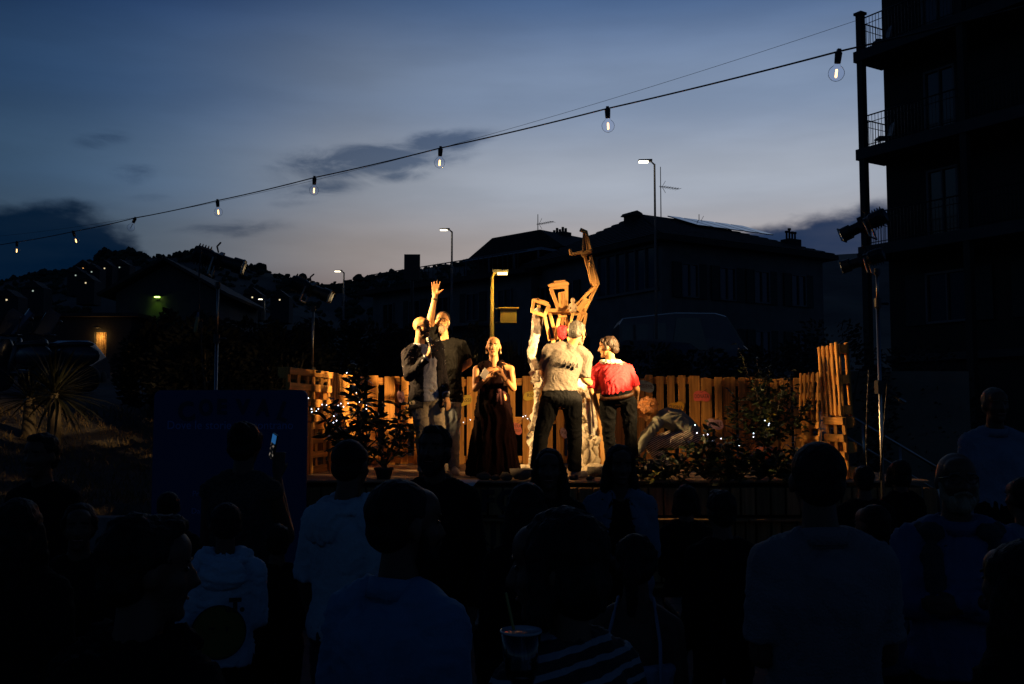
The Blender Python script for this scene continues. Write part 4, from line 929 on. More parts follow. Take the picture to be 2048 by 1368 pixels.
def stand(x, y, z0, ztop, lab, legs=True, ch=None):
    t = thing('light_stand', lab, 'stand', (x, y, z0), 'stands of the stage lights'); h = ztop - z0; ch = ch or h * .62
    b = MB(); b.rc((0, 0, .1), .017, (0, 0, ch), .017, 12, True, True); b.build('chrome_tube', STEEL, t, True)
    b = MB(); b.rc((0, 0, ch - .05), .013, (0, 0, h), .013, 10, True, True); b.build('upper_tube', STEELD, t, True)
    b = MB(); b.rc((0, 0, ch - .04), .034, (0, 0, ch + .05), .034, 12, True, True); b.rc((.03, 0, ch), .012, (.09, 0, ch), .016, 8); b.build('collar', BLACKM, t)
    b = MB(); b.rc((0, 0, h - .06), .03, (0, 0, h), .03, 12, True, True); b.build('spigot', BLACKM, t)
    if legs:
        for i in range(3):
            a = i * 2.094 + .5; b = MB(); b.rc((0, 0, .75), .016, (.55 * math.cos(a), .55 * math.sin(a), .02), .016, 8); b.rc((0, 0, .25), .01, (.3 * math.cos(a), .3 * math.sin(a), .34), .01, 8); b.build('leg', BLACKM, t)
    return t
TGT = V((.75, 11.6, 2.05))
pL = at(437, 520, 10.62); stand(pL.x, 10.62, 0, pL.z - .24, 'tall light stand at the left above the blue panel', ch=pL.z - .85)
b = MB(); b.rc((-.065, 0, 1.2), .014, (-.065, 0, pL.z - .85), .014, 8, True, True); b.box((-.03, 0, pL.z - .9), (.1, .03, .04))
profile_spot('large spotlight on the tall left stand pointing right', pL, V((.9, 11.2, 2.33)), BEAM['left'], 51, 12, .77, .6)
pL2 = at(622, 578, 11.6); stand(pL2.x + .03, 11.6, ground_h(pL2.x, 11.6), pL2.z - .2, 'shorter light stand behind the left pallets', ch=2.35)
profile_spot('spotlight with glowing lens on the shorter stand behind the left pallets', pL2, V((1.5, 11.3, 1.75)), BEAM['left_back'], 50, 12, .72)
pR = at(1728, 450, 9.4); stand(pR.x + .11, 9.4, 0, pR.z - .42, 'light stand at the right beside the leaning pallets', ch=2.9)
profile_spot('upper spotlight on the right stand pointing left', pR, V((.20, 11.8, 2.2)), BEAM['right'], 44, 12, .64, .5)
pR2 = at(1728, 520, 9.4); profile_spot('lower spotlight with glowing lens on the right stand', pR2 + V((.0, .03, 0)), V((-2.2, 13.0, 1.66)), BEAM['right_low'], 23, 12, .58)
# clamp with a small work lamp on the right stand, cables
t = thing('clamp_arm', 'clamp with a small metal arm half way up the right stand', 'clamp', (pR.x + .11, 9.4, 2.05)); b = MB(); b.box((0, -.03, .06), (.09, .1, .12)); b.rc((.02, -.05, .05), .014, (.15, -.08, -.05), .018); b.build('jaw', BLACKM, t); b = MB(); b.rc((.15, -.08, -.05), .02, (.19, -.08, -.08), .022); b.build('fitting', STEELD, t, True)
def cable(pts, r, name, lab, mt=BLACKM, sub=6):
    P = [V(p) for p in pts]; out = []
    for i in range(len(P) - 1):
        a, c, d, e = P[max(0, i - 1)], P[i], P[i + 1], P[min(len(P) - 1, i + 2)]
        for j in range(sub):
            u = j / sub; out.append(.5 * ((2 * c) + (d - a) * u + (2 * a - 5 * c + 4 * d - e) * u * u + (3 * c - a - 3 * d + e) * u ** 3))
    out.append(P[-1]); b = MB(); b.tube(out, r, 6); return tag(b.build(name, mt, None, True), lab, 'cable')
cable([at(402, 500, 10.3), at(398, 560, 10.25), at(399, 600, 10.25), at(396, 630, 10.25)], .009, 'power_cable', 'black power cable hanging from the left spotlight')
t = thing('cable_plug', 'plug hanging on the cable beside the left light stand', 'plug', at(393, 650, 10.25)); b = MB(); b.rc((0.01, 0, .07), .018, (-.01, 0, -.06), .02, 8); b.build('connector', mat('plug body', (.30, .22, .08), .4, .2), t, True); b = MB(); b.rc((0.012, 0, .09), .014, (.015, 0, .125), .012, 8); b.build('cap', mat('blue cap', (.05, .12, .2), .5, .2), t, True)
cable([at(404, 640, 10.25), at(403, 690, 10.25), at(410, 780, 10.3), at(430, 900, 10.3)], .007, 'power_cable', 'black power cable running from the plug down to the ground')
cable([at(1738, 740, 9.35), at(1735, 800, 9.3), at(1733, 900, 9.35), at(1737, 960, 9.4)], .009, 'power_cable', 'black cable hanging left of the right light stand')
cable([at(1775, 765, 9.3), at(1770, 830, 9.3), at(1765, 900, 9.3), at(1760, 960, 9.4)], .009, 'power_cable', 'black cable hanging right of the right light stand')

# ================================================================== STRING LIGHTS
bulbs = [(1677, 5.6, 103, 1), (1215, 7.0, 217, 1), (881, 8.35, 296, 1), (629, 9.6, 355, 1), (435, 10.8, 401, 1), (270, 12.1, 436, 0), (147, 13.3, 463, 1), (34, 14.5, 484, 1)]
tops = [at(px, py, Y) for px, Y, py, on in bulbs]
ext = [at(2250, -40, 4.6)] + tops + [at(-260, 530, 18.5)]
GLOB = thin_glass('bulb glass', (.95, .96, 1), .05); FIL = emit('filament', (1, .52, .15), 6); SOCK = mat('bulb socket', (.012, .012, .012), .6, .2)
def bulb_mesh():
    b = MB(); b.lathe((0, 0, -.115), [(.004, -.047)] + [(.046 * math.cos(a), .046 * math.sin(a)) for a in [x * math.pi / 12 for x in range(-5, 5)]] + [(.022, .042), (.016, .055)], 20)
    return b.mesh('globe', True)
gme = bulb_mesh(); gme.materials.append(GLOB)
b = MB(); b.rc((0, 0, -.055), .018, (0, 0, .005), .021, 12, True, True); b.box((0, 0, .01), (.02, .03, .03)); sme = b.mesh('socket'); sme.materials.append(SOCK)
b = MB(); b.rc((0, 0, -.135), .0065, (0, 0, -.098), .0065, 8); fme = b.mesh('filament', True); fme.materials.append(FIL)
b = MB(); b.rc((0, 0, -.125), .003, (0, 0, -.07), .004, 8); dme = b.mesh('stem', True); dme.materials.append(mat('dead filament', (.08, .07, .06), .4, .1))
where = ['nearest and largest, close to the right building', 'high right of the raised lath arm', 'straight above the raised hand', 'fourth from the right, below the dark cloud wisp', 'fifth from the right along the cable', 'unlit and dark, between two lit ones', 'second from the left edge', 'last at the left edge']
for i, ((px, Y, py, on), p) in enumerate(zip(bulbs, tops)):
    t = thing('globe_bulb', ('lit' if on else 'unlit') + ' clear globe bulb on the cable, ' + where[i], 'light bulb', p - V((0, 0, .012)), 'globe bulbs along the cable'); t.rotation_euler = ((.05, -.12, 0), (0, .03, 0), (0, -.06, 0), (0, -.03, 0), (0, .1, .4), (0, -.42, 0), (.1, .28, 0), (0, .0, 0))[i]
    t.rotation_euler[1] *= -1
    mesh_obj('globe', gme, t); mesh_obj('socket', sme, t); mesh_obj('filament', fme if on else dme, t)
pts = []
for a, c in zip(ext[:-1], ext[1:]):
    for j in range(8): u = j / 8; pts.append(a.lerp(c, u) - V((0, 0, .03 * u * (1 - u))))
pts.append(ext[-1]); b = MB(); b.tube(pts, .0055, 6); tag(b.build('light_cable', SOCK, None, True), 'black cable crossing the sky and carrying the globe bulbs', 'cable')
b = MB(); w0, w1 = at(1725, 37, 30.0), at(-100, 480, 60.0)
pp = [w0.lerp(w1, u / 30) - V((0, 0, 5.2 * (u / 30) * (1 - u / 30))) for u in range(31)]; b.tube(pp, .007, 5); tag(b.build('thin_wire', SOCK, None), 'thin wire crossing the sky above the bulbs, tied to the corner column', 'wire')

# ================================================================== BLUE PANEL
def blue_panel():
    Y = 9.9; a = at(298, 1190, Y); c = at(615, 778, Y); w = c.x - a.x; z1 = c.z - .01; z0 = .10; h = z1 - z0
    t = thing('blue_panel', 'tall blue information panel with rounded corners, reading COEVAL', 'panel', ((a.x + c.x) / 2, Y, 0)); r = .07; pts = []
    for cx, cz, a0 in ((w / 2 - r, z1 - r, 0), (-w / 2 + r, z1 - r, 90), (-w / 2 + r, z0 + r, 180), (w / 2 - r, z0 + r, 270)):
        for i in range(7): an = R(a0 + i * 15); pts.append((cx + r * math.cos(an), cz + r * math.sin(an)))
    b = MB(); b.prism(pts[::-1], 0, .035); b.build('board', mat('panel blue', (.010, .038, .125), .6, .06, 1.5, .02), t)
    for x in (-w * .35, w * .35): b = MB(); b.box((x, .06, .06), (.08, .5, .12)); b.build('foot', BLACKM, t)
    nav = mat('print navy', (.004, .010, .035), .5, .1, bump=0); lit = mat('print light blue', (.05, .20, .46), .5, .1, bump=0)
    # puffy hand drawn title, each letter tilted on its own
    for ch, x, z, s_, rt, sx in zip('COEVAL', (-.50, -.28, -.10, .14, .37, .60), (1.80, 1.84, 1.85, 1.85, 1.84, 1.80), (.26, .22, .20, .20, .22, .26), (.15, .05, 0, 0, -.08, -.35), (.9, .75, .95, 1, .8, .8)):
        o = mesh_obj('title_letter', text_mesh(ch, s_, nav, .003, 'CENTER', 1, .009), t, M=upright(V((x * w / 1.60 * .92, -.004, z0 + h * (z - .1) / 1.98 * 1.0 + .06)), 0, rt)); o.scale.x *= sx
    def line(s_, x, fy, size, mt=lit): mesh_obj('lettering', text_mesh(s_, size, mt, .001), t, M=upright(V((x, -.003, z1 - h * fy)))) 
    o = mesh_obj('lettering', text_mesh('Dove le storie si incontrano', .118, lit, .001), t, M=upright(V((-.0, -.003, z1 - h * .175)))); wd = max(v.co.x for v in o.data.vertices) * 2; o.scale.x = w * .82 / wd
    line('Prendi un', -.14 * w, .51, .075); line('Spo', -.12 * w, .55, .075); line('Dai forma', -.14 * w, .595, .075)
blue_panel()

# ================================================================== TABLES IN THE SQUARE
TABLE = mat('table top', (.10, .085, .07), .8, .3, 6, .3, 40)
def table(x0, x1, y0, y1, lab):
    t = thing('trestle_table', lab, 'table', ((x0 + x1) / 2, (y0 + y1) / 2, 0), 'trestle tables among the audience'); w = x1 - x0; d = y1 - y0
    for i in range(4): board('top_board', (-w / 2, -d / 2 + d / 4 * (i + .5), .735), (w / 2, -d / 2 + d / 4 * (i + .5), .735), d / 4 - .006, .03, TABLE, t, (0, 0, 1))
    for sx in (-1, 1):
        for sy in (-1, 1): b = MB(); b.bar((sx * w * .40, sy * d * .42, 0), (sx * w * .40 - sx * .04, -sy * d * .30, .715), .035, .03 + .004 * sy, (1, 0, 0)); b.build('leg', BLACKM, t)
        b = MB(); b.box((sx * w * .38, 0, .70), (.04, d * .8, .035)); b.build('bearer', BLACKM, t)
table(-1.42, -.02, 5.35, 6.15, 'dark trestle table left of the middle, behind the man in the blue shirt'); table(.92, 2.0, 5.35, 6.15, 'dark trestle table right of the middle, beside the man in the polo shirt')
b = MB(); b.ell((-.17, 5.9, .75 + .10), (.105, .105, .10)); tag(b.build('ball', mat('grey ball', (.07, .07, .08), .7, .2), None, True), 'grey ball lying on the left trestle table', 'ball')

# ================================================================== PLANTS
LEAFD = mat('laurel leaf', (.016, .028, .009), .45, .35, 4, .2, 30, rnd=.5); LEAFY = mat('yellowing leaf', (.16, .14, .02), .45, .3, 4, .2, 30, rnd=.3); BARK = mat('stem bark', (.05, .04, .025), .8, .3, 10, .3, 40)
def leaf_mesh(l, w, bend, mat_):
    prof = [(0, .05), (.15, .55), (.35, .95), (.55, 1), (.78, .66), (.93, .25), (1, .02)]; vs = []
    for u, r in prof:
        z = -bend * l * u * u
        vs += [V((-w / 2 * r, u * l, z + .12 * w * r)), V((0, u * l, z - .0)), V((w / 2 * r, u * l, z + .12 * w * r))]
    fs = []
    for i in range(len(prof) - 1):
        for j in range(2): a = i * 3 + j; fs.append((a, a + 1, a + 4, a + 3))
    me = bpy.data.meshes.new('leaf'); me.from_pydata([tuple(v) for v in vs], [], fs); me.update(); me.materials.append(mat_); me.polygons.foreach_set('use_smooth', [True] * len(fs)); return me
def leaf_set(l, w): return [leaf_mesh(l * a, w * b_, c, LEAFD) for a, b_, c in ((1, 1, .15), (.85, 1.0, .35), (1.1, .9, .55), (.7, .85, .2), (.95, 1.05, .0))] + [leaf_mesh(l * .9, w, .3, LEAFY)]
def leaf_M(p, d, rnd, roll=1.2):
    d = d.normalized(); u = V((0, 0, 1)) - d * d.z
    if u.length < .05: u = d.orthogonal()
    u.normalize(); x = d.cross(u); M = Matrix((x, d, u)).transposed() @ Matrix.Rotation(rnd.uniform(-roll, roll), 3, 'Y'); return Matrix.Translation(p) @ M.to_4x4()
def shrub(name, lab, base, stems, lset, seed, step=.06, start=.18, maxobj=300, cat='shrub', group=None, yellow=.05, lean=.25, branch=.35, droop=.1, pot=None):
    rnd = random.Random(seed); t = thing(name, lab, cat, base, group); b = MB(); leaves = []
    for (dx, dy, hx, hy, h) in stems:
        p = V((dx, dy, 0)); tip = V((hx, hy, h)); n = max(6, int(h / step)); pts = [p]
        for i in range(1, n + 1):
            u = i / n; pts.append(p.lerp(tip, u) + V((math.sin(u * 3 + dx * 9) * .03, math.sin(u * 4 + hx * 5) * .03, 0)) * h)
        for i in range(n): b.rc(pts[i], .009 * (1 - i / n) + .003, pts[i + 1], .009 * (1 - (i + 1) / n) + .003, 5, cap=1)
        for i in range(n + 1):
            u = i / n
            if u < start: continue
            for kk in range(2):
                a = rnd.uniform(0, 6.283); d = V((math.cos(a), math.sin(a), rnd.uniform(-.3, .9) - droop)); leaves.append((pts[i], d))
            if rnd.random() < branch and u < .92:
                a = rnd.uniform(0, 6.283); d = V((math.cos(a), math.sin(a), rnd.uniform(.2, .9))).normalized(); L = rnd.uniform(.12, .32) * (1.15 - u) * (h + .4); q0 = pts[i]
                for j in range(1, 5):
                    q1 = q0 + d * L / 4 + V((0, 0, -.012 * j)); b.rc(q0, .004, q1, .003, 4, cap=1); q0 = q1
                    for kk in range(2 if j < 4 else 4): an = rnd.uniform(0, 6.283); leaves.append((q1, (d * .8 + V((math.cos(an), math.sin(an), rnd.uniform(-.4, .7)))).normalized()))
    b.build('stems', BARK, t)
    leaves.sort(key=lambda q: q[0].y); rest = MB()
    for i, (p, d) in enumerate(leaves):
        me = lset[-1] if rnd.random() < yellow else lset[rnd.randrange(len(lset) - 1)]; M = leaf_M(p, d, rnd)
        if i < maxobj: mesh_obj('leaf', me, t, None, M=M)
        else: rest.add([M @ v.co for v in me.vertices], [tuple(f.vertices) for f in me.polygons])
    if rest.v: o = rest.build('leaves', LEAFD, t, True); o['kind'] = 'stuff'
    if pot:
        q = MB(); r, h, col = pot; q.lathe((0, 0, -h), [(r * .7, 0), (r * .95, h * .8), (r * 1.05, h * .82), (r * 1.05, h), (r * .9, h), (r * .88, h * .9), (.01, h * .9)], 20); q.build('flower_pot', mat('pot ' + name + str(seed), col, .7, .15, 8, .1, 40), t, True)
    return t
big = leaf_set(.15, .048); mid = leaf_set(.105, .036); sml = leaf_set(.075, .03)
p = at(705, 960, 10.95)
shrub('laurel', 'dark laurel with tall bare tipped stems before the left fence', (p.x, 10.95, S + .2), [(0, 0, .02, .05, 1.02), (-.03, 0, -.26, -.02, .66), (.03, .02, .30, .1, .62), (.0, -.03, -.12, -.12, .55), (.05, 0, .16, -.1, .85), (.02, .05, .46, 0, .42), (-.05, .03, -.36, .08, .48), (0, .05, .08, .12, .6)], big, 3, .055, .2, 300, 'shrub', None, .02, pot=(.14, .2, (.05, .04, .035)))
p = at(790, 965, 10.75)
shrub('leafy_plant', 'loose small leaved plant at the feet of the man with the microphone', (p.x - .12, 10.75, S + .12), [(0, 0, .18, .0, .62), (0, 0, -.15, .05, .5), (0, 0, .33, -.05, .42), (.02, 0, .05, -.08, .36), (0, 0, -.32, -.03, .3), (0, 0, .26, .08, .75)], mid, 5, .06, .15, 200, 'shrub', None, .14, pot=(.1, .12, (.05, .04, .035)))
p = at(1535, 915, 12.5)
shrub('large_bush', 'large leafy bush in an orange pot at the right of the stage', (p.x, 12.5, S + .28), [(0, 0, -.36, -.05, 1.28), (0, 0, .05, .1, 1.0), (0, 0, .30, -.05, .95), (0, 0, -.2, -.15, .8), (.02, 0, .45, .1, .78), (0, 0, -.45, .08, .72), (0, 0, .15, -.25, .85), (0, 0, -.02, -.28, .6), (0, 0, .5, -.1, .5), (0, 0, -.55, -.1, .5), (0, 0, .6, .02, .62), (0, 0, -.1, .1, 1.12)], sml, 8, .05, .12, 300, 'shrub', None, .08, branch=.8, pot=(.16, .28, (.38, .09, .02)))
gl = 'low laurels in a row along the stage front'
for i, (px, h, lab) in enumerate(((1322, .30, 'low dark laurel in front of the crouching figure'), (1408, .58, 'low laurel with the tallest upright shoots, in front of the fence with cards'), (1455, .52, 'low spreading laurel left of the large bush'), (1520, .5, 'low spreading laurel below the large bush'), (1580, .42, 'low laurel at the right end of the row'))):
    p = at(px, 985, 10.6)
    shrub('low_laurel', lab, (p.x, 10.55, S + .02), [(0, 0, .05, 0, h), (0, 0, -.22, .03, h * .75), (0, 0, .26, .02, h * .7), (0, 0, -.1, -.1, h * .6), (0, 0, .16, -.12, h * .5), (0, 0, -.34, -.05, h * .42), (0, 0, .38, 0, h * .4)], mid, 30 + i, .05, .12, 200, 'shrub', gl, .04, branch=.5)
# hanging leaves below the stage edge
p = at(1400, 1000, 10.4)
shrub('trailing_plant', 'dark trailing plant hanging over the right stage front', (p.x, YF - .06, S - .02), [(0, 0, .3, -.12, -.3), (.2, 0, .5, -.1, -.25), (-.2, 0, -.35, -.1, -.22), (.6, 0, .8, -.12, -.28)][0:0] + [(x, 0, x + .1, -.14, .18) for x in (-.5, -.2, .1, .4, .7)], mid, 50, .05, .1, 120, 'plant', None, .1)

# dark shrubs and trees behind
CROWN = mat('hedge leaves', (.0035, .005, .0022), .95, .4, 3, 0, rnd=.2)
def dark_shrub(px, py_top, Y, w, lab, name='bush', tall=False, n=900, seed=0, grass=False, cat='bush'):
    rnd = random.Random(seed); p = at(px, py_top, Y); z = ground_h(p.x, Y); h = p.z - z; t = thing(name, lab, cat, (p.x, Y, z), 'dark bushes on the bank behind the stage'); b = MB()
    if grass:
        for _ in range(n):
            a = rnd.uniform(0, 6.28); r = rnd.random() ** .5 * w * .25; q = V((math.cos(a) * r, math.sin(a) * r, 0)); out = V((math.cos(a), math.sin(a), 0)) * rnd.uniform(.1, .5) * w * .5; hh = h * rnd.uniform(.6, 1.1); k = V((-math.sin(a), math.cos(a), 0)) * .018
            p1 = q + out * .4 + V((0, 0, hh * .7)); p2 = q + out + V((0, 0, hh)); b.add([q - k, q + k, p1 + k * .8, p1 - k * .8, p2], [(0, 1, 2, 3), (3, 2, 4)])
        o = b.build('blades', CROWN, t); o['kind'] = 'stuff'; return
    for _ in range(n):
        a = rnd.uniform(0, 6.28); u = rnd.random(); zz = h * (.12 + .88 * u); rr = w / 2 * math.sin(math.pi * min(1, .18 + .75 * u)) ** .7 * rnd.uniform(.55, 1.08) * (1 + .25 * math.sin(a * 3 + seed)); q = V((math.cos(a) * rr, math.sin(a) * rr * .8, zz * (1 - .12 * math.sin(a * 2 + seed) ** 2))); d = V((math.cos(a) + rnd.uniform(-.6, .6), math.sin(a) + rnd.uniform(-.6, .6), rnd.uniform(-.3, 1))).normalized(); s = rnd.uniform(.045, .10); x = d.orthogonal().normalized() * s * .4
        b.add([q, q + d * s * .6 + x, q + d * s * 1.5, q + d * s * .6 - x], [(0, 1, 2, 3)])
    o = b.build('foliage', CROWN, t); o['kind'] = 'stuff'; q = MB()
    for i in range(4): q.rc((0, 0, 0), .04, (math.cos(i * 1.6) * w * .2, math.sin(i * 1.6) * w * .2, h * .7), .012, 6)
    q.build('stem', BARK, t)
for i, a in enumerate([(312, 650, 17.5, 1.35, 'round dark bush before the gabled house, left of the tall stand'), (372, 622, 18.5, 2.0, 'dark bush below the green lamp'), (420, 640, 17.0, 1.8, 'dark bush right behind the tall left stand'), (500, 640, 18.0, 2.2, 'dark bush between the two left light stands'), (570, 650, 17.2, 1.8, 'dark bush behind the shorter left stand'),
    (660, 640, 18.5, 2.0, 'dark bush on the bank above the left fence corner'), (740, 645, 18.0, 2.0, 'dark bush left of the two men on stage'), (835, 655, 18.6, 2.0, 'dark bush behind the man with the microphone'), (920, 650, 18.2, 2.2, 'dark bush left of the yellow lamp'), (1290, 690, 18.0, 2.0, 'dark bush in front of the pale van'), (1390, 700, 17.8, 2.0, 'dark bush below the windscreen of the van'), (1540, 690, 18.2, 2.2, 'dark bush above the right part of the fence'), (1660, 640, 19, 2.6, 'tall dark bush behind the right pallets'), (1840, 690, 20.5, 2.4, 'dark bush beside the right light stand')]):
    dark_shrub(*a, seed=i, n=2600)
for i, a in enumerate([(950, 690, 16.2, 1.1, 'clump of tall dark grass left of the short yellow lamp'), (1035, 690, 16.0, 1.2, 'clump of tall dark grass right of the short yellow lamp'), (1085, 700, 16.3, 1.0, 'clump of tall dark grass behind the sculpture')]): dark_shrub(*a, name='tall_grass', grass=True, n=260, seed=40 + i, cat='grass clump')
# yucca at the left
def yucca(px, py, Y, h, lab, n=90, seed=1):
    rnd = random.Random(seed); p = at(px, py, Y); z = ground_h(p.x, Y); t = thing('yucca', lab, 'yucca', (p.x, Y, z)); c = p.z - z; q = MB(); q.rc((0, 0, 0), .12, (0, 0, c), .09, 10); q.build('trunk', BARK, t, True); lm = mat('yucca leaf', (.007, .009, .004), .6, .3, 6, .1, 30, rnd=.4) if 'yucca leaf' not in bpy.data.materials else bpy.data.materials['yucca leaf']; vs = []
    prof = [(0, .6), (.3, 1), (.7, .6), (1, .02)]
    for u, r in prof: vs += [(-.025 * r, u, -.25 * u * u + .01 * r), (0, u, -.25 * u * u), (.025 * r, u, -.25 * u * u + .01 * r)]
    me = bpy.data.meshes.new('blade'); me.from_pydata(vs, [], [(i * 3 + j, i * 3 + j + 1, i * 3 + j + 4, i * 3 + j + 3) for i in range(3) for j in range(2)]); me.materials.append(lm)
    for _ in range(n):
        a = rnd.uniform(0, 6.28); e = rnd.uniform(-.5, 1.3); d = V((math.cos(a) * math.cos(e), math.sin(a) * math.cos(e), math.sin(e))); o = mesh_obj('blade', me, t, None, M=leaf_M(V((0, 0, c)), d, rnd, .3) @ Matrix.Scale(h * rnd.uniform(.7, 1.1), 4))
yucca(110, 790, 15.5, .95, 'spiky yucca on the bank at the left', 110, 1); yucca(60, 800, 16.5, .8, 'smaller spiky yucca nearest the left edge', 70, 2)
# dry grass on the left bank
rnd = random.Random(9); b = MB()
for _ in range(9000):
    x = rnd.uniform(-10.5, -4.2); y = 12.7 + rnd.random() ** 1.3 * 5.5; z = ground_h(x, y) - .01; a = rnd.uniform(0, 6.28); hh = rnd.uniform(.05, .16); k = V((math.cos(a), math.sin(a), 0)) * .008; tip = V((rnd.uniform(-.09, .09), rnd.uniform(-.09, .05), hh)); q = V((x, y, z)); b.add([q - k, q + k, q + tip], [(0, 1, 2)])
tag(b.build('dry_grass', mat('straw', (.10, .072, .03), .9, .4, 1.2, 0)), 'dry grass on the bank at the left', 'grass', None, 'stuff')

# fairy lights
FL = emit('fairy light', (.72, .82, 1), 6); b = MB(); b.ell((0, 0, 0), (.0055, .0055, .0055), None, 8, 5); fl_me = b.mesh('bulb', True); fl_me.materials.append(FL)
def fairy(lab, pts, Y, seed=0):
    rnd = random.Random(seed); P = [at(px, py, Y + rnd.uniform(-.12, .12)) for px, py in pts]; t = thing('fairy_lights', lab, 'fairy lights', P[0], 'strings of fairy lights')
    for p in P: mesh_obj('bulb', fl_me, t, None, p - P[0])
    b = MB()
    for a, c in zip(P[:-1], P[1:]):
        if (a - c).length < .5: mdl = (a + c) / 2 - V((0, 0, .02)); b.tube([a - P[0] + V((0, .012, 0)), mdl - P[0], c - P[0] + V((0, .012, 0))], .0022, 4)
    if b.v: b.build('wire', SOCK, t)
A_ = [(730, 85), (775, 133), (743, 145), (740, 180), (806, 197), (795, 233), (815, 230), (752, 258), (800, 290), (835, 300), (725, 347), (825, 370), (830, 405), (870, 402), (932, 397), (947, 435), (945, 480), (913, 522), (948, 547), (945, 637), (745, 420), (695, 457), (637, 442), (605, 390), (665, 422), (590, 557), (585, 630), (618, 608), (460, 433), (510, 440), (420, 480), (397, 507), (348, 513), (345, 482), (310, 363)]
fairy('white fairy lights wound through the dark laurel at the left', [(560 + x / 5.47, 730 + y / 5.47) for x, y in A_], 11.15, 1)
B_ = [(549, 768), (563, 826), (611, 843), (641, 837), (676, 885), (710, 858), (740, 867)]
fairy('white fairy lights on the low laurels before the card reading AGIRE', [(1240 + x / 3.657, 640 + y / 3.657) for x, y in B_], 10.75, 2)
B_ = [(1060, 735), (1092, 757), (1087, 770), (977, 829), (976, 855), (872, 917)]
fairy('white fairy lights inside the large bush', [(1240 + x / 3.657, 640 + y / 3.657) for x, y in B_], 12.1, 3)
B_ = [(212, 668), (320, 628), (1150, 578), (1190, 563), (1222, 608)]
fairy('fairy lights on the fence rail behind the woman in the dress', [(900 + x / 7.877, 760 + y / 7.877) for x, y in B_], 13.66, 4)
# ================================================================== PEOPLE
SKIN = {k: mat('skin ' + k, c, .55, .12, 7, .06, 60, spec=.3) for k, c in (('fair', (.56, .28, .115)), ('tan', (.46, .21, .085)), ('brown', (.10, .042, .024)))}  # brown is skin darkened for the dim audience, low light put into its colour
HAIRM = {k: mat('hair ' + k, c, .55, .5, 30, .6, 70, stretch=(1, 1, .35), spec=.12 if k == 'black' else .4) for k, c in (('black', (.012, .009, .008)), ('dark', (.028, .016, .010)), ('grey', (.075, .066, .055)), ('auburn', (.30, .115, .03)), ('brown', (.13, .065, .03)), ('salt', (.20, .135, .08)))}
DARKM = mat('eye dark', (.02, .014, .01), .3, .1, bump=0); LIPM = mat('lips', (.30, .10, .07), .5, .1, bump=0)  # dark eye colour also stands in for the shade of uncarved sockets
def cloth(name, col, **k):
    k.setdefault('rough', .85); k.setdefault('var', .12); k.setdefault('scale', 9); k.setdefault('bump', .35); k.setdefault('bscale', 55)
    if name in M_: return M_[name]
    M_[name] = mat(name, col, **k); return M_[name]
def rotm(yaw, pitch=0, roll=0): return (Euler((0, 0, R(yaw))).to_matrix() @ Euler((R(pitch), R(roll), 0)).to_matrix())

def hand_prims(b, wrist, d, n, side, curl=.25, spread=.16, thumb=.6, s=1.0, closed=False):
    """palm + five fingers; d: towards the fingers, n: palm normal, side: +1/-1 chooses the thumb side"""
    d = V(d).normalized(); n = V(n); n = (n - d * n.dot(d)).normalized(); u = d.cross(n) * side          # towards the thumb
    w = V(wrist); P = lambda a, bb, c: w + (u * a + d * bb + n * c) * s
    b.rc(P(0, -.02, 0), .027 * s, P(0, .02, 0), .027 * s, 10)
    for a in (-.028, -.010, .010, .028): b.rc(P(a * .6, .018, 0), .0165 * s, P(a, .085, 0), .0125 * s, 8)
    b.rc(P(.016, .02, .006), .018 * s, P(.030, .055, .012), .016 * s, 8)
    for i, (a, L, sp) in enumerate(((.030, .070, 1.0), (.010, .079, .33), (-.010, .073, -.33), (-.029, .057, -1.0))):
        q = P(a, .086, 0); ang = sp * spread; base = (d * math.cos(ang) + u * math.sin(ang)); c = curl * (1 + .15 * i)
        for j, (f, r0, r1) in enumerate(((.45, .0095, .0088), (.31, .0086, .008), (.24, .0078, .0068))):
            th = c * (j + .6) ; dirv = base * math.cos(th) + n * math.sin(th); q2 = q + dirv * L * f * s; b.rc(q, r0 * s, q2, r1 * s, 8); q = q2
    q = P(.028, .028, .010); dirv = (u * math.sin(thumb) + d * math.cos(thumb) + n * (.25 + .8 * curl)).normalized()
    for L, r0, r1 in ((.040, .0125, .0105), (.032, .0105, .0085)):
        q2 = q + dirv * L * s; b.rc(q, r0 * s, q2, r1 * s, 8); q = q2; dirv = (dirv + n * .4 * curl + d * .15 - u * .25 * curl).normalized()

def head_prims(b, c, M, s=1.0, ears=True, jaw=1.0):
    P = lambda x, y, z: V(c) + M @ V((x, y, z)) * s
    E = lambda x, y, z, r, seg=16: b.ell(P(x, y, z), [q * s for q in r], M, seg)
    E(0, -.012, .032, (.076, .096, .086)); E(0, .030, -.015, (.062, .062, .078)); E(0, .030, -.066, (.050 * jaw, .055, .046)); E(0, .072, -.094, (.024 * jaw, .019, .020)); E(0, .045, .05, (.062, .048, .05))
    b.rc(P(0, .088, .020), .008 * s, P(0, .110, -.024), .0135 * s, 8); E(-.012, .099, -.028, (.009, .011, .008), 8); E(.012, .099, -.028, (.009, .011, .008), 8)
    b.rc(P(-.036, .076, .036), .011 * s, P(.036, .076, .036), .011 * s, 8)
    for x in (-1, 1): E(x * .040, .060, -.020, (.022, .022, .022), 10)
    b.rc(P(-.018, .084, -.055), .008 * s, P(.018, .084, -.055), .008 * s, 8)
    if ears:
        for x in (-1, 1): E(x * .078, -.006, -.006, (.010, .019, .032), 10)
    return P

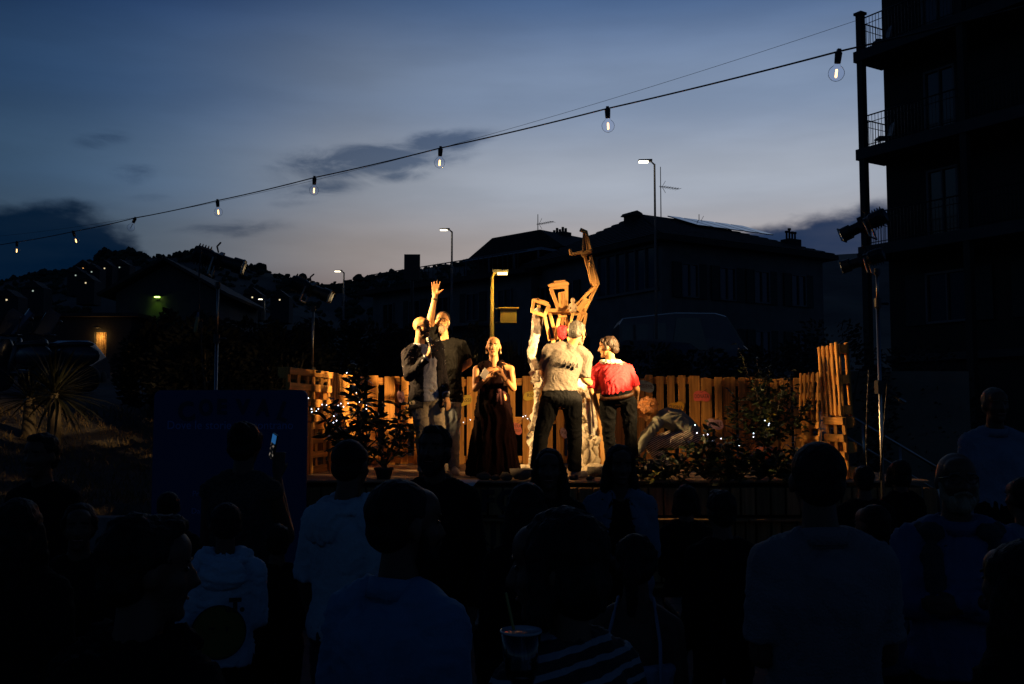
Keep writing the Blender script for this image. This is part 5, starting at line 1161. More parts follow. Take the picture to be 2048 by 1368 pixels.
def person(lab, J, group=None, skin_='fair', vox=.012, hair=None, hairc='dark', beard=None, glasses=None, top=None, bottom=None, shoes=(.03, .03, .03), long_sleeve=False, sleeve=.62, female=False,
           bulk=1.0, extra=None, headscale=1.0, hand=('relax', 'relax'), face=True, hem=.10, jacket=None, dress=None, hem_u=None, leg_r=1.0, mouth='closed', handscale=1.0, folds=1.0, short_leg=False):
    base = J['base']; t = thing('person', lab, 'person', base, group); W = lambda p: V(p) - base; g = {k: (W(v) if isinstance(v, Vector) and k not in ('fwd', 'hfwdL') else v) for k, v in J.items()}
    sk = SKIN[skin_]; hb = J['scale']; S_ = hb * bulk
    hc, HM = g['head'], J['HM']; hs = headscale * hb
    sl, sr = g['shL'], g['shR']; pl, pr = g['hipL'], g['hipR']; neck = g['neck']; pel = (pl + pr) / 2; shm = (sl + sr) / 2
    rp = (pr - pl).normalized(); rs = (sr - sl).normalized()
    # ---------- torso sections: (fraction from pelvis to shoulder line, half width, half depth)
    fm = female
    prof = [(-.16, .10, .085), (-.08, .155, .115), (.05, .170 if not fm else .178, .122), (.28, .150 if not fm else .138, .105 if not fm else .10), (.52, .152 if not fm else .142, .112), (.76, .168 if not fm else .150, .122 if not fm else .128), (.94, .158 if not fm else .138, .095), (1.06, .095, .068)]
    bend = g.get('mid')
    def spine(u):
        if bend is not None and 0 <= u <= 1: return pel * (1 - u) ** 2 + bend * 2 * u * (1 - u) + shm * u * u
        return pel + (shm - pel) * u
    def secs(inf, lo=-1, hi=2, wmul=1.0, dmul=1.0, add=()):
        out = []
        for u, a, d_ in prof:
            if not lo <= u <= hi: continue
            c = spine(u); tn = (spine(min(u + .05, 1.1)) - spine(u - .05)).normalized(); r = rp.lerp(rs, max(0, min(1, u))); r = (r - tn * r.dot(tn)).normalized(); f = tn.cross(r)
            out.append((c + f * (.02 if .1 < u < .9 else 0) * S_, r, f, (a * S_ + inf) * wmul, (d_ * S_ + inf) * dmul))
        return out
    fwd = secs(0)[2][2]
    def sec_at(u, inf):
        for (u0, a0, d0), (u1, a1, d1) in zip(prof[:-1], prof[1:]):
            if u0 <= u <= u1: k_ = (u - u0) / (u1 - u0); aa = a0 + (a1 - a0) * k_; dd = d0 + (d1 - d0) * k_; break
        c = spine(u); tn = (spine(min(u + .05, 1.1)) - spine(u - .05)).normalized(); r = rp.lerp(rs, max(0, min(1, u))); r = (r - tn * r.dot(tn)).normalized(); f = tn.cross(r)
        return (c + f * (.02 if .1 < u < .9 else 0) * S_, r, f, aa * S_ + inf, dd * S_ + inf)
    # ---------- body: one continuous surface
    b = MB(); b.loft(secs(0)); ar = (.046 if fm else .052) * S_; 
    b.rc(neck - (hc - neck) * .25, .062 * hb, hc - HM @ V((0, .012, .05)) * hs, .052 * hb, 12)
    for s_ in 'LR':
        sh, el, wr = g['sh' + s_], g['el' + s_], g['wr' + s_]
        b.rc(sh, ar * 1.12, el, ar * .80, 12); b.rc(el, ar * .80, wr, .028 * hb, 12); b.rc(el.lerp(wr, .05), ar * .84, el.lerp(wr, .35), ar * .76, 12)
        inn = neck.lerp(sh, .45); b.rc(inn, .055 * S_, sh, ar * 1.05, 12)
        hp, kn, an = g['hip' + s_], g['kn' + s_], g['an' + s_]
        b.rc(hp, .083 * S_, kn, .053 * S_, 12); b.rc(kn, .053 * S_, kn.lerp(an, .35), .056 * S_, 12); b.rc(kn.lerp(an, .35), .056 * S_, an, .036 * hb, 12)
        td = V(J['toe' + s_]).normalized(); b.rc(an - V((0, 0, .03 * hb)), .034 * hb, an + td * .10 * hb - V((0, 0, .045 * hb)), .028 * hb, 10)
        style = hand[0 if s_ == 'L' else 1]; d = J.get('hd' + s_) or (wr - el); n = J.get('hn' + s_) or (-rs if s_ == 'R' else rs)
        # thumb side: for an arm hanging down with the palm to the thigh the thumb points forward
        dd = V(d).normalized(); nn = V(n) - dd * V(n).dot(dd); nn.normalize(); u = dd.cross(nn); side = J.get('th' + s_) or (1 if u.dot(fwd) > 0 else -1)
        cu, sp, th = {'relax': (.32, .10, .45), 'open': (.05, .24, .95), 'grip': (1.0, .03, .5), 'fist': (1.25, .02, .4), 'flat': (.12, .06, .35)}[style]
        hand_prims(b, wr + dd * .012 * hb, dd, nn, side, cu, sp, th, hb * 1.0 * handscale)
    P = head_prims(b, hc, HM, hs, True, .92 if fm else 1.0)
    skin(b, 'body', sk, t, vox, 3 if vox < .009 else 2)
    sc_ = max(vox, .011)
    # ---------- face
    if face:
        for x in (-1, 1):
            q = MB(); q.ell(P(x * .031, .0785, .012), (.0125 * hs, .006 * hs, .0055 * hs), HM, 10, 7); q.build('eye', DARKM, t, True)
            if hair != 'none' or True:
                q = MB(); q.rc(P(x * .046, .079, .031), .0040 * hs, P(x * .018, .0885, .034), .0052 * hs, 6); q.build('eyebrow', HAIRM[hairc], t, True)
        q = MB(); q.rc(P(-.021, .0885, -.056), .0042 * hs, P(.021, .0885, -.056), .0042 * hs, 6); q.build('lips', LIPM, t, True)
    # ---------- beard
    if beard:
        q = MB(); k = beard; q.ell(P(0, .036, -.080), [v * hs for v in (.056, .062, .050)], HM); q.ell(P(0, .080, -.098 - .01 * k), [v * hs for v in (.030, .024, .026 + .016 * k)], HM)
        for x in (-1, 1): q.rc(P(x * .030, .084, -.050), .008 * hs, P(x * .004, .102, -.040), .009 * hs, 6); q.rc(P(x * .068, .015, -.01), .012 * hs, P(x * .055, .035, -.07), .018 * hs, 8)
        skin(q, 'beard', HAIRM['salt' if hairc in ('grey', 'dark') else hairc], t, .007, 1, (.010, .012))
    # ---------- glasses
    if glasses:
        q = MB()
        for x in (-1, 1):
            pts = [P(x * .033 + .024 * math.cos(a), .1005 - .010 * abs(x * .033 + .024 * math.cos(a)) / .05, .013 + .019 * math.sin(a)) for a in [i * math.pi / 6 for i in range(13)]]; q.tube(pts, .0027 * hs, 5); q.tube([P(x * .057, .090, .02), P(x * .076, .0, .014)], .0026 * hs, 5)
        q.tube([P(-.010, .104, .018), P(.010, .104, .018)], .0026 * hs, 5); q.build('glasses', glasses, t, True)
    # ---------- hair
    if hair and hair != 'none':
        q = MB(); hv, hsm, hd = .010, 1, (.016, .03)
        E = lambda x, y, z, r: q.ell(P(x, y, z), [v * hs for v in r], HM, 16)
        if hair == 'crop': E(0, -.024, .040, (.082, .094, .086)); E(0, -.05, -.01, (.073, .06, .06)); hd = (.006, .015)
        if hair in ('short', 'grey'): E(0, -.026, .046, (.086, .098, .090)); E(0, -.052, -.015, (.078, .062, .065)); E(0, .04, .105, (.05, .04, .026)); hd = (.024, .028)
        if hair == 'back': E(0, -.030, .046, (.083, .092, .084)); E(0, -.055, -.02, (.076, .055, .07)); hd = (.016, .02)
        if hair in ('bun', 'long', 'tail'):
            E(0, -.026, .042, (.086, .096, .088)); E(0, -.050, -.02, (.080, .062, .065))
            for x in (-1, 1): q.rc(P(x * .066, .03, .05), .022 * hs, P(x * .076, -.01, -.01), .020 * hs)
        if hair == 'bun': E(.01, -.085, .085, (.05, .045, .042)); hd = (.018, .03)
        if hair == 'updo': E(0, -.026, .044, (.088, .098, .090)); E(0, -.075, .0, (.066, .055, .075)); E(.01, -.09, -.03, (.045, .04, .045)); q.rc(P(-.05, .05, .08), .03 * hs, P(.05, .05, .08), .03 * hs); q.rc(P(-.07, .02, .04), .02 * hs, P(-.078, .0, -.03), .016 * hs); q.rc(P(.07, .02, .04), .02 * hs, P(.078, .0, -.03), .016 * hs); hd = (.026, .035)
        if hair == 'long':
            for x in (-1, 1): q.rc(P(x * .072, -.02, .0), .032 * hs, P(x * .088, -.01, -.13), .036 * hs); q.rc(P(x * .088, -.01, -.13), .036 * hs, P(x * .085, .0, -.30), .026 * hs)
            q.rc(P(0, -.06, -.02), .07 * hs, P(0, -.075, -.30), .055 * hs)
        if hair == 'tail': q.rc(P(0, -.11, .03), .03 * hs, P(0, -.13, -.06), .035 * hs); q.rc(P(0, -.13, -.06), .035 * hs, P(0, -.11, -.2), .02 * hs)
        if hair == 'bob':
            E(0, -.026, .042, (.09, .10, .09)); E(0, -.045, -.03, (.09, .072, .085))
            for x in (-1, 1): q.rc(P(x * .075, .015, .04), .026 * hs, P(x * .086, .02, -.09), .03 * hs)
            hd = (.02, .035)
        if hair == 'curly':
            rn = random.Random(4); hv = .009; hd = (.05, .035)
            E(0, -.02, .045, (.10, .112, .10)); E(0, -.05, -.03, (.10, .08, .09))
            for i in range(46):
                a = rn.uniform(0, 6.28); e = rn.uniform(-.6, 1.5); d = V((math.cos(a) * math.cos(e), math.sin(a) * math.cos(e) - .15, math.sin(e)))
                if d.y > .55 and d.z < .45: continue
                E(d.x * .105, d.y * .11 - .02, d.z * .105 + .02, [rn.uniform(.022, .04)] * 3)
        skin(q, 'hair', HAIRM[hairc], t, max(hv, vox * .9), hsm, hd, (.008, .012) if hair not in ('crop',) else None)
    # ---------- clothes
    f1 = (.010, .16); f2 = None; seed_ = abs(base.x * 7.3 + base.y * 3.1) + 1; folds = folds * (.45 if group != 'people on the stage' else .62); FS = (.024 * folds, 'shirt', seed_)
    def sleeves(q, frac, inf, flare=1.0):
        for s_ in 'LR':
            sh, el, wr = g['sh' + s_], g['el' + s_], g['wr' + s_]; L1 = (el - sh).length; L2 = (wr - el).length; tot = L1 + L2; L = frac * tot
            q.rc(neck.lerp(sh, .45), .055 * S_ + inf, sh, ar * 1.05 + inf, 12)
            if L <= L1: q.rc(sh, ar * 1.10 + inf, sh.lerp(el, L / L1), (ar * .92 + inf * 1.25) * flare, 14, False, True)
            else: q.rc(sh, ar * 1.10 + inf, el, ar * .84 + inf, 14); q.rc(el, ar * .84 + inf, el.lerp(wr, (L - L1) / L2), .034 * hb + inf * .8, 14, False, True)
    if top:
        q = MB(); ss = secs(.021); hp = [x for x, p_ in zip(ss, prof) if p_[0] > -.09 and p_[0] > -hem - .06]
        if hem_u is not None: hp = [sec_at(hem_u, .026)] + [x for x, p_ in zip(ss, prof) if p_[0] > hem_u + .03]
        q.loft(hp); sleeves(q, sleeve if not long_sleeve else .97, .013)
        if not top.get('vneck'): q.rc(neck - (hc - neck).normalized() * .05, .072 * hb, neck + (hc - neck).normalized() * .012, .064 * hb, 14, False, True)
        skin(q, top.get('name', 'shirt'), top['mat'], t, sc_, 3, f1, f2, fold=FS)
        if top.get('collar'):
            q = MB(); ax = (hc - neck).normalized(); q.lathe(neck - ax * .012, [(.078 * hb, -.03), (.074 * hb, .035), (.082 * hb, .035), (.09 * hb, -.02)], 22, ax.to_track_quat('Z', 'Y').to_matrix()); q.build('collar', top.get('cmat', top['mat']), t, True)
    if jacket:
        q = MB(); ss = secs(.030); lo = [x for x, p_ in zip(ss, prof) if p_[0] > -.2]
        c, r, f, a, d_ = lo[0]; lo[0] = (c - V((0, 0, .03)), r, f, .175 * S_ + .035, .13 * S_ + .03)
        # open front: build two shells left and right of an opening
        op = jacket.get('open', .05)
        def halves(q):
            for i in range(len(lo)): pass
            seg = 30; vs = []
            for c, r, f, a, d_ in lo:
                for k in range(seg + 1):
                    th = math.pi / 2 + op * 6 + (2 * math.pi - op * 12) * k / seg; ct, st = math.cos(th), math.sin(th); pw = 2.3
                    vs.append(c + r * (abs(ct) ** (2 / pw) * (1 if ct > 0 else -1) * a) + f * (abs(st) ** (2 / pw) * (1 if st > 0 else -1) * d_))
            n = seg + 1; fs = [(i * n + k, i * n + k + 1, (i + 1) * n + k + 1, (i + 1) * n + k) for i in range(len(lo) - 1) for k in range(seg)]
            inn = []
            for i, (c, r, f, a, d_) in enumerate(lo):
                for k in range(n): v = vs[i * n + k]; inn.append(c + (v - c) * (1 - .016 / max(a, .05)))
            m_ = len(vs); ff = fs + [tuple(j + m_ for j in x[::-1]) for x in fs]
            for i in range(len(lo) - 1):
                for k in (0, seg): a0 = i * n + k; a1 = (i + 1) * n + k; ff.append((a0, a1, a1 + m_, a0 + m_))
            for k in range(seg): ff.append((k, k + 1, k + 1 + m_, k + m_)); e0 = (len(lo) - 1) * n; ff.append((e0 + k, e0 + k + 1, e0 + k + 1 + m_, e0 + k + m_))
            q.add(vs + inn, ff)
        halves(q); sleeves(q, .95, .017); o = skin(q, jacket.get('name', 'jacket'), jacket['mat'], t, sc_, 3, f1, f2, fold=FS)
        q = MB()
        for x in (-1, 1):
            n0 = neck + rs * (x * .055) - fwd * .02 + V((0, 0, .02)); ch = spine(.52) + fwd * (.112 * S_ + .036) + rs * (x * (.045 + op)); mid_ = spine(.86) + fwd * (.105 * S_ + .03) + rs * (x * .085)
            q.bar(n0, mid_, .055, .012, fwd + rs * x * .5); q.bar(mid_, ch, .06, .012, fwd + rs * x * .2)
        q.build('lapels', jacket['mat'], t, True)
    if bottom:
        q = MB(); ss = secs(.012); q.loft([x for x, p_ in zip(ss, prof) if p_[0] < .2] + [sec_at(.27, .012)])
        fr = bottom.get('len', 1.0)
        for s_ in 'LR':
            hp, kn, an = g['hip' + s_], g['kn' + s_], g['an' + s_]; w_ = leg_r
            q.rc(hp, .090 * S_ * w_ + .008, kn, .066 * S_ * w_, 14); e = kn.lerp(an, 1.0 if fr >= 1 else .12 + fr * .6); q.rc(kn, .066 * S_ * w_, e - (V((0, 0, .015)) if fr >= 1 else V((0, 0, 0))), (.060 if fr >= 1 else .064) * S_ * w_, 14, False, True)
        skin(q, bottom.get('name', 'trousers'), bottom['mat'], t, sc_, 3, (.012, .16), None, fold=(.026 * folds, 'legs', seed_))
        if bottom.get('belt'):
            c, r, f, a, d_ = [x for x, p_ in zip(secs(.019), prof) if p_[0] == .05][0]; up = r.cross(f); o2 = V((0, 0, .055)) ; q = MB(); q.loft([(c + up * (.05 + z), r, f, a * .985 - .002, d_ * 1.0) for z in (-.016, .016)], 26); q.build('belt', bottom['belt'], t, True)
    if dress:
        q = MB(); ss = secs(.012); q.loft([x for x, p_ in zip(ss, prof) if p_[0] > -.1 and p_[0] < 1.0]); zf = dress['hem']; rad = dress['r']; secs_ = []
        for i in range(8):
            u = i / 7; c = pel.lerp(V((pel.x, pel.y, zf)), u); secs_.append((c, rp, fwd, .18 * S_ + (rad - .18 * S_) * u ** .9, .13 * S_ + (rad * .72 - .13 * S_) * u ** .9))
        q.loft(secs_[::-1], 26)
        if dress.get('sleeve'): sleeves(q, dress['sleeve'], .012)
        else:
            for s_ in 'LR': q.rc(neck.lerp(g['sh' + s_], .42), .050 * S_ + .012, neck.lerp(g['sh' + s_], .85), ar + .008, 12, False, True)
        skin(q, 'dress', dress['mat'], t, .011, 3, (.012, .2), None, fold=(.034, 'drape', seed_))
    # ---------- shoes
    sm_ = cloth('shoe %.2f %.2f %.2f' % shoes, shoes, rough=.5, bump=.1); solm = cloth('sole', (.25, .22, .19) if sum(shoes) > .3 else (.02, .02, .02), rough=.8)
    for s_ in 'LR':
        an = g['an' + s_]; td = V(J['toe' + s_]); td.z = 0; td.normalize(); zf = J.get('floor' + s_, J['base'].z) - base.z; sd = V((td.y, -td.x, 0)); M3 = Matrix((sd, td, V((0, 0, 1)))).transposed(); h0 = V((an.x, an.y, zf)); q = MB()
        q.ell(h0 + td * .02 * hb + V((0, 0, .045 * hb)), (.042 * hb, .075 * hb, .045 * hb), M3); q.ell(h0 + td * .115 * hb + V((0, 0, .036 * hb)), (.047 * hb, .075 * hb, .034 * hb), M3); q.rc(an + V((0, 0, .02)), .046 * hb, h0 + V((0, 0, .05 * hb)), .046 * hb, 12)
        q.loft([(h0 + td * .06 * hb + V((0, 0, z)), sd, td, .046 * hb, .135 * hb) for z in (.001, .024 * hb)], 16)
        skin(q, 'shoe', sm_, t, .008, 2)
    if extra: extra(t, g, P, HM, hs, fwd, rs, spine, hb)
    return t

def add_part(t, name, mb, mt, smooth=True): return mb.build(name, mt, t, smooth)
# ------------------------------------------------------------------ people on the stage (joints from the photograph)
def stageJ(Y, head, yaw, pitch, roll, neck, shL, shR, elL, elR, wrL, wrR, hipL, hipR, knL, knR, anL, anR, toeL, toeR, scale=1.0, base=None, mid=None, **kw):
    p = lambda a: at(a[0], a[1], Y + (a[2] if len(a) > 2 else 0)); J = dict(head=p(head), HM=rotm(yaw, pitch, roll), neck=p(neck), shL=p(shL), shR=p(shR), elL=p(elL), elR=p(elR), wrL=p(wrL), wrR=p(wrR), hipL=p(hipL), hipR=p(hipR), knL=p(knL), knR=p(knR), anL=p(anL), anR=p(anR), toeL=toeL, toeR=toeR, scale=scale)
    for k in ('anL', 'anR'): J[k].z = S + .085
    J['base'] = V(((J['anL'].x + J['anR'].x) / 2, (J['anL'].y + J['anR'].y) / 2, S)); J['mid'] = p(mid) if mid else None
    if J['mid'] is None: J.pop('mid')
    J.update(kw); return J
VX = .0075
GLS = mat('glasses frame', (.03, .02, .015), .3, .1, bump=0)
# 1 man with the microphone, facing right (his own right arm is the one on the left of the picture)
def mic(t, g, P, HM, hs, fwd, rs, spine, hb):
    q = MB(); a = at(858, 704, 10.72) - V(t.location); q.tube([g['wrR'] + V((.02, -.03, .02)), g['wrR'] + V((.01, -.03, .05))], .001, 4)
    c, r, f, aa, dd = spine(.3), rs, fwd, 0, 0
    # open shirt front below the jacket
    w = MB(); w.rc(g['wrL'] + V((0, 0, .01)), .034, g['wrL'] - V((0, 0, .02)), .034, 12); w.build('wrist_watch', GLS, t, True)
J = stageJ(10.85, (843, 655), -122, -2, 0, (839, 692), (875, 694, .12), (816, 708, -.08), (884, 752, .12), (818, 752, -.22), (893, 792, -.05), (858, 712, -.30), (868, 797, .05), (838, 797, -.03), (879, 878, .0), (846, 880, -.02), (884, 942, .0), (846, 944, .0), (.6, -.8, 0), (.5, -.85, 0), .99,
           hdR=V((.16, -.25, .85)), hnR=V((.75, .5, -.3)), hdL=V((.25, -.35, -1)), hnL=V((-.6, .5, 0)))
person('bald bearded man with glasses, dark blazer and light shirt speaking into a microphone', J, 'people on the stage', 'fair', VX, None, 'brown', 1e-6 and .2, GLS, top=dict(mat=cloth('pale blue shirt', (.45, .46, .55)), collar=True, vneck=True), long_sleeve=True, hem=.03,
       bottom=dict(mat=cloth('beige chinos', (.36, .29, .21)), belt=None), jacket=dict(mat=cloth('navy blazer', (.022, .020, .025), bump=.5, spec=.1), open=.07, name='blazer'), shoes=(.05, .035, .025), hand=('relax', 'grip'), leg_r=1.1, extra=mic)
p = at(864, 706, 10.47)
t = thing('microphone', 'black microphone with a round grey mesh head, held by the bald speaker', 'microphone', p); d = (at(861, 669, 10.51) - at(872, 716, 10.43)).normalized(); b = MB(); b.rc(-d * .06, .011, d * .125, .0165, 12, True, True); b.build('handle', BLACKM, t, True); b = MB(); b.ell(d * .155, (.029, .029, .031)); b.build('mesh_head', mat('mic mesh', (.30, .29, .26), .4, .3, 60, .4, 200, metallic=.6), t, True); b = MB(); b.rc(d * .125, .024, d * .136, .026, 12, True, True); b.build('ring', STEEL, t, True)
# 2 man raising his arm behind him, facing the audience
def bracelet(t, g, P, HM, hs, fwd, rs, spine, hb):
    d = (g['wrR'] - g['elR']).normalized(); q = MB(); q.rc(g['wrR'] - d * .035, .036, g['wrR'] - d * .012, .036, 14, True, True); q.build('bracelet', mat('leather band', (.10, .065, .035), .6, .3, 30), t, True)
J = stageJ(11.65, (885, 644), 176, 3, -3, (889, 682), (924, 692), (864, 684, .05), (938, 726, .05), (861, 638, -.12), (914, 746, .0), (870, 594, -.16), (908, 797), (880, 797), (909, 870, -.02), (888, 872), (908, 940), (893, 940), (.25, -1, 0), (-.1, -1, 0), 1.0,
           hdR=V((.05, -.1, 1)), hnR=V((0, -1, -.1)), hdL=V((-.9, -.3, -.3)), hnL=V((0, .6, -.6)), thR=1)
person('bearded man in a black T-shirt and pale jeans raising his open hand', J, 'people on the stage', 'fair', VX, 'back', 'dark', .9, GLS, top=dict(mat=cloth('black tee', (.0055, .0052, .005), spec=.12)), sleeve=.40, hem=.10, bottom=dict(mat=cloth('faded jeans', (.22, .24, .26), var=.3, scale=5)), shoes=(.5, .47, .42), hand=('relax', 'open'), extra=bracelet, handscale=1.12, leg_r=.92)
# 3 woman in the long dress
def jewels(t, g, P, HM, hs, fwd, rs, spine, hb):
    q = MB()
    for x in (-1, 1):
        q = MB(); q.ell(P(x * .080, .0, -.048), (.007, .007, .009)); q.ell(P(x * .080, .0, -.066), (.010, .010, .013)); q.build('earring', mat('pearl gold', (.75, .6, .35), .3, .1, metallic=.5) if 'pearl gold' not in bpy.data.materials else bpy.data.materials['pearl gold'], t, True)
    pts = [g['neck'] + rs * (.085 * math.sin(a)) + fwd * (.09 * math.cos(a)) * .9 + V((0, 0, .005 - .045 * math.cos(a))) for a in [R(x) for x in range(-80, 81, 16)]]
    q = MB(); q.tube(pts, .0035, 5); q.build('necklace', GLS, t, True)
    q = MB(); c = g['wrL']; d = (c - g['elL']).normalized(); q.rc(c - d * .03, .031, c - d * .018, .031, 12, True, True); q.build('bracelet', GLS, t, True)
    # fabric belt tied at the side
    up = V((0, 0, 1)); q = MB(); q.loft([(spine(.30) + up * z, rs, fwd, .158, .122) for z in (-.035, .035)], 24); q.bar(spine(.28) + fwd * .13 + rs * (-.07), spine(-.15) + fwd * .17 + rs * (-.085), .035, .008, fwd); q.bar(spine(.28) + fwd * .13 + rs * (-.05), spine(-.05) + fwd * .165 + rs * (-.04), .03, .008, fwd); q.ell(spine(.29) + fwd * .135 + rs * (-.06), (.03, .02, .03)); q.build('sash', cloth('maroon sash', (.075, .018, .018)), t, True)
J = stageJ(11.02, (987, 694), 178, 2, 0, (988, 728), (1021, 739), (954, 739), (1027, 777, -.06), (950, 778, -.08), (1008, 757, -.26), (974, 757, -.28), (1003, 800), (970, 800), (1003, 880), (970, 880), (1005, 950), (966, 950), (.2, -1, 0), (-.2, -1, 0), .93,
           hdL=V((-.35, -.15, 1)), hnL=V((-.8, .2, -.2)), hdR=V((.6, -.15, .6)), hnR=V((.6, .2, -.7)))
person('bald woman in a long dark maroon dress holding a phone', J, 'people on the stage', 'tan', VX, None, 'dark', top=None, dress=dict(mat=cloth('maroon dress', (.0048, .0012, .0013), rough=.95, spec=.05), hem=.035, r=.30), shoes=(.02, .018, .018), female=True, hand=('relax', 'relax'), extra=jewels, bulk=1.02, headscale=1.05)
p = at(969, 748, 10.65); t = thing('phone', 'pale phone in the hand of the woman in the long dress', 'phone', p); b = MB(); b.box((0, 0, 0), (.072, .009, .145), rotm(25, -30, 42)); b.build('case', mat('phone case', (.5, .45, .4), .4, .1), t)
# 4 man in the grey T-shirt, back to the audience
def peaks(t, g, P, HM, hs, fwd, rs, spine, hb):
    # row of six small dark pointed shapes printed across the shoulder blades
    for i in range(6):
        u = .80 - i * .012; c = spine(u) + rs * (-.115 + i * .05 ) - fwd * (.137 * 1.06 + .034 - .010 * abs(i - 2.5) * .55); up = (spine(.9) - spine(.6)).normalized(); q = MB(); w = .019; h = .052
        a, b_, c_ = c - rs * w, c + rs * w, c + up * h; q.add([a, b_, c_ + rs * .003, c_ - rs * .003, a + fwd * .02, b_ + fwd * .02, c_ + fwd * .02, c_ + fwd * .02 - rs * .003], [(0, 1, 2, 3), (7, 6, 5, 4), (0, 4, 5, 1), (1, 5, 6, 2), (2, 6, 7, 3), (3, 7, 4, 0)]); q.build('print_peak', mat('print grey', (.045, .04, .035), .9, .1) if 'print grey' not in bpy.data.materials else bpy.data.materials['print grey'], t)
J = stageJ(10.95, (1155, 667), -38, -14, 0, (1143, 690), (1098, 701), (1172, 714, .05), (1087, 744, .02), (1169, 757, .02), (1100, 760, .26), (1190, 775, .24), (1101, 802), (1143, 802), (1083, 868, .0), (1149, 868, .0), (1073, 942, .05), (1149, 944, .0), (-.3, 1, 0), (.75, .65, 0), 1.02, hdL=V((.3, .9, -.2)), hdR=V((.5, .8, .1)), mid=(1116, 750, -.03))
person('grey haired man in a grey T-shirt with dark peaks printed across its back', J, 'people on the stage', 'fair', VX, 'grey', 'grey', .25, GLS, top=dict(mat=cloth('grey tee', (.145, .122, .10)), name='t_shirt'), sleeve=.46, hem_u=.20, folds=.62, bottom=dict(mat=cloth('black jeans', (.006, .0066, .008), var=.4, spec=.1)), shoes=(.13, .10, .10), bulk=1.08, extra=peaks, leg_r=1.12)
# 5 woman in red, back to the audience, bending towards the sculpture
def fur(t, g, P, HM, hs, fwd, rs, spine, hb):
    q = MB(); ax = (g['head'] - g['neck']).normalized(); n = 12
    for i in range(n): a = i * 6.283 / n; q.ell(g['neck'] + rs * .085 * math.cos(a) + fwd * .07 * math.sin(a) + V((0, 0, .0 - .02 * math.sin(a))), (.038, .036, .032))
    skin(q, 'collar', cloth('white fluffy collar', (.62, .56, .46), bump=1.0, bscale=90), t, .010, 1, (.03, .03))
redm = cloth('red tee', (.55, .018, .028))
def splash(mt):
    nt = mt.node_tree; N = nt.nodes; L = nt.links; bs = N['Principled BSDF']; src = bs.inputs['Base Color'].links[0].from_socket; tc = [n for n in N if n.type == 'TEX_COORD'][0]
    nz = N.new('ShaderNodeTexNoise'); nz.inputs['Scale'].default_value = 26; nz.inputs['Detail'].default_value = 4; L.new(tc.outputs['Object'], nz.inputs['Vector']); sp = N.new('ShaderNodeSeparateXYZ'); L.new(tc.outputs['Object'], sp.inputs[0])
    ad = N.new('ShaderNodeMath'); ad.operation = 'MULTIPLY_ADD'; L.new(nz.outputs[0], ad.inputs[0]); ad.inputs[1].default_value = .22; L.new(sp.outputs[2], ad.inputs[2])
    ax = N.new('ShaderNodeMath'); ax.operation = 'ABSOLUTE'; sx = N.new('ShaderNodeMath'); sx.operation = 'ADD'; sx.inputs[1].default_value = .02; L.new(sp.outputs[0], sx.inputs[0]); L.new(sx.outputs[0], ax.inputs[0])
    a2 = N.new('ShaderNodeMath'); a2.operation = 'MULTIPLY_ADD'; L.new(ax.outputs[0], a2.inputs[0]); a2.inputs[1].default_value = -.45; L.new(ad.outputs[0], a2.inputs[2])
    mr = N.new('ShaderNodeMapRange'); mr.inputs[1].default_value = 1.345; mr.inputs[2].default_value = 1.375; L.new(a2.outputs[0], mr.inputs[0]); mx = N.new('ShaderNodeMix'); mx.data_type = 'RGBA'; L.new(mr.outputs[0], mx.inputs[0]); L.new(src, mx.inputs[6]); mx.inputs[7].default_value = (.62, .42, .30, 1); L.new(mx.outputs[2], bs.inputs['Base Color'])
splash(redm)
J = stageJ(11.1, (1216, 695, -.02), 72, -4, 0, (1221, 724, .0), (1194, 741, .05), (1258, 740, .05), (1184, 783, .0), (1273, 778, .02), (1197, 822, .16), (1272, 803, .24), (1216, 802), (1256, 802), (1217, 868, .0), (1261, 868, .0), (1228, 940, .05), (1267, 940, .0), (-.3, 1, 0), (.1, 1, 0), .97, hdL=V((.25, .5, -.8)), hdR=V((-.1, .8, -.4)), mid=(1229, 755, -.10))
person('dark haired woman in a red top bleached at the neck, bending beside the sculpture', J, 'people on the stage', 'fair', VX, 'updo', 'dark', top=dict(mat=redm, name='red_top'), sleeve=.42, hem_u=.21, bottom=dict(mat=cloth('dark jeans', (.011, .012, .0135), var=.45, spec=.1), belt=cloth('brown belt', (.09, .036, .012), rough=.45)), shoes=(.03, .025, .02), female=True, bulk=1.04, extra=fur)
# 6 crouching figure
stripes = cloth('striped trousers', (.50, .42, .34))
def add_stripes(mt, axis, freq, dark, width=.0, rot=(0, 0, 0), lo=-.1, hi=.1):
    nt = mt.node_tree; N = nt.nodes; L = nt.links; bs = N['Principled BSDF']; src = bs.inputs['Base Color'].links[0].from_socket; tc = [n for n in N if n.type == 'TEX_COORD'][0]; mp = N.new('ShaderNodeMapping'); mp.inputs['Rotation'].default_value = rot; L.new(tc.outputs['Object'], mp.inputs[0])
    wv = N.new('ShaderNodeTexWave'); wv.wave_type = 'BANDS'; wv.bands_direction = axis; wv.inputs['Scale'].default_value = freq; wv.inputs['Distortion'].default_value = .4; wv.inputs['Detail Scale'].default_value = .6; L.new(mp.outputs[0], wv.inputs['Vector']); mr = N.new('ShaderNodeMapRange'); mr.inputs[1].default_value = .5 + lo + width; mr.inputs[2].default_value = .5 + hi + width; L.new(wv.outputs[0], mr.inputs[0]); mx = N.new('ShaderNodeMix'); mx.data_type = 'RGBA'; L.new(mr.outputs[0], mx.inputs[0]); L.new(src, mx.inputs[6]); mx.inputs[7].default_value = (*dark, 1); L.new(mx.outputs[2], bs.inputs['Base Color'])
add_stripes(stripes, 'Z', 15, (.04, .03, .035), .12, (.2, .5, 0))
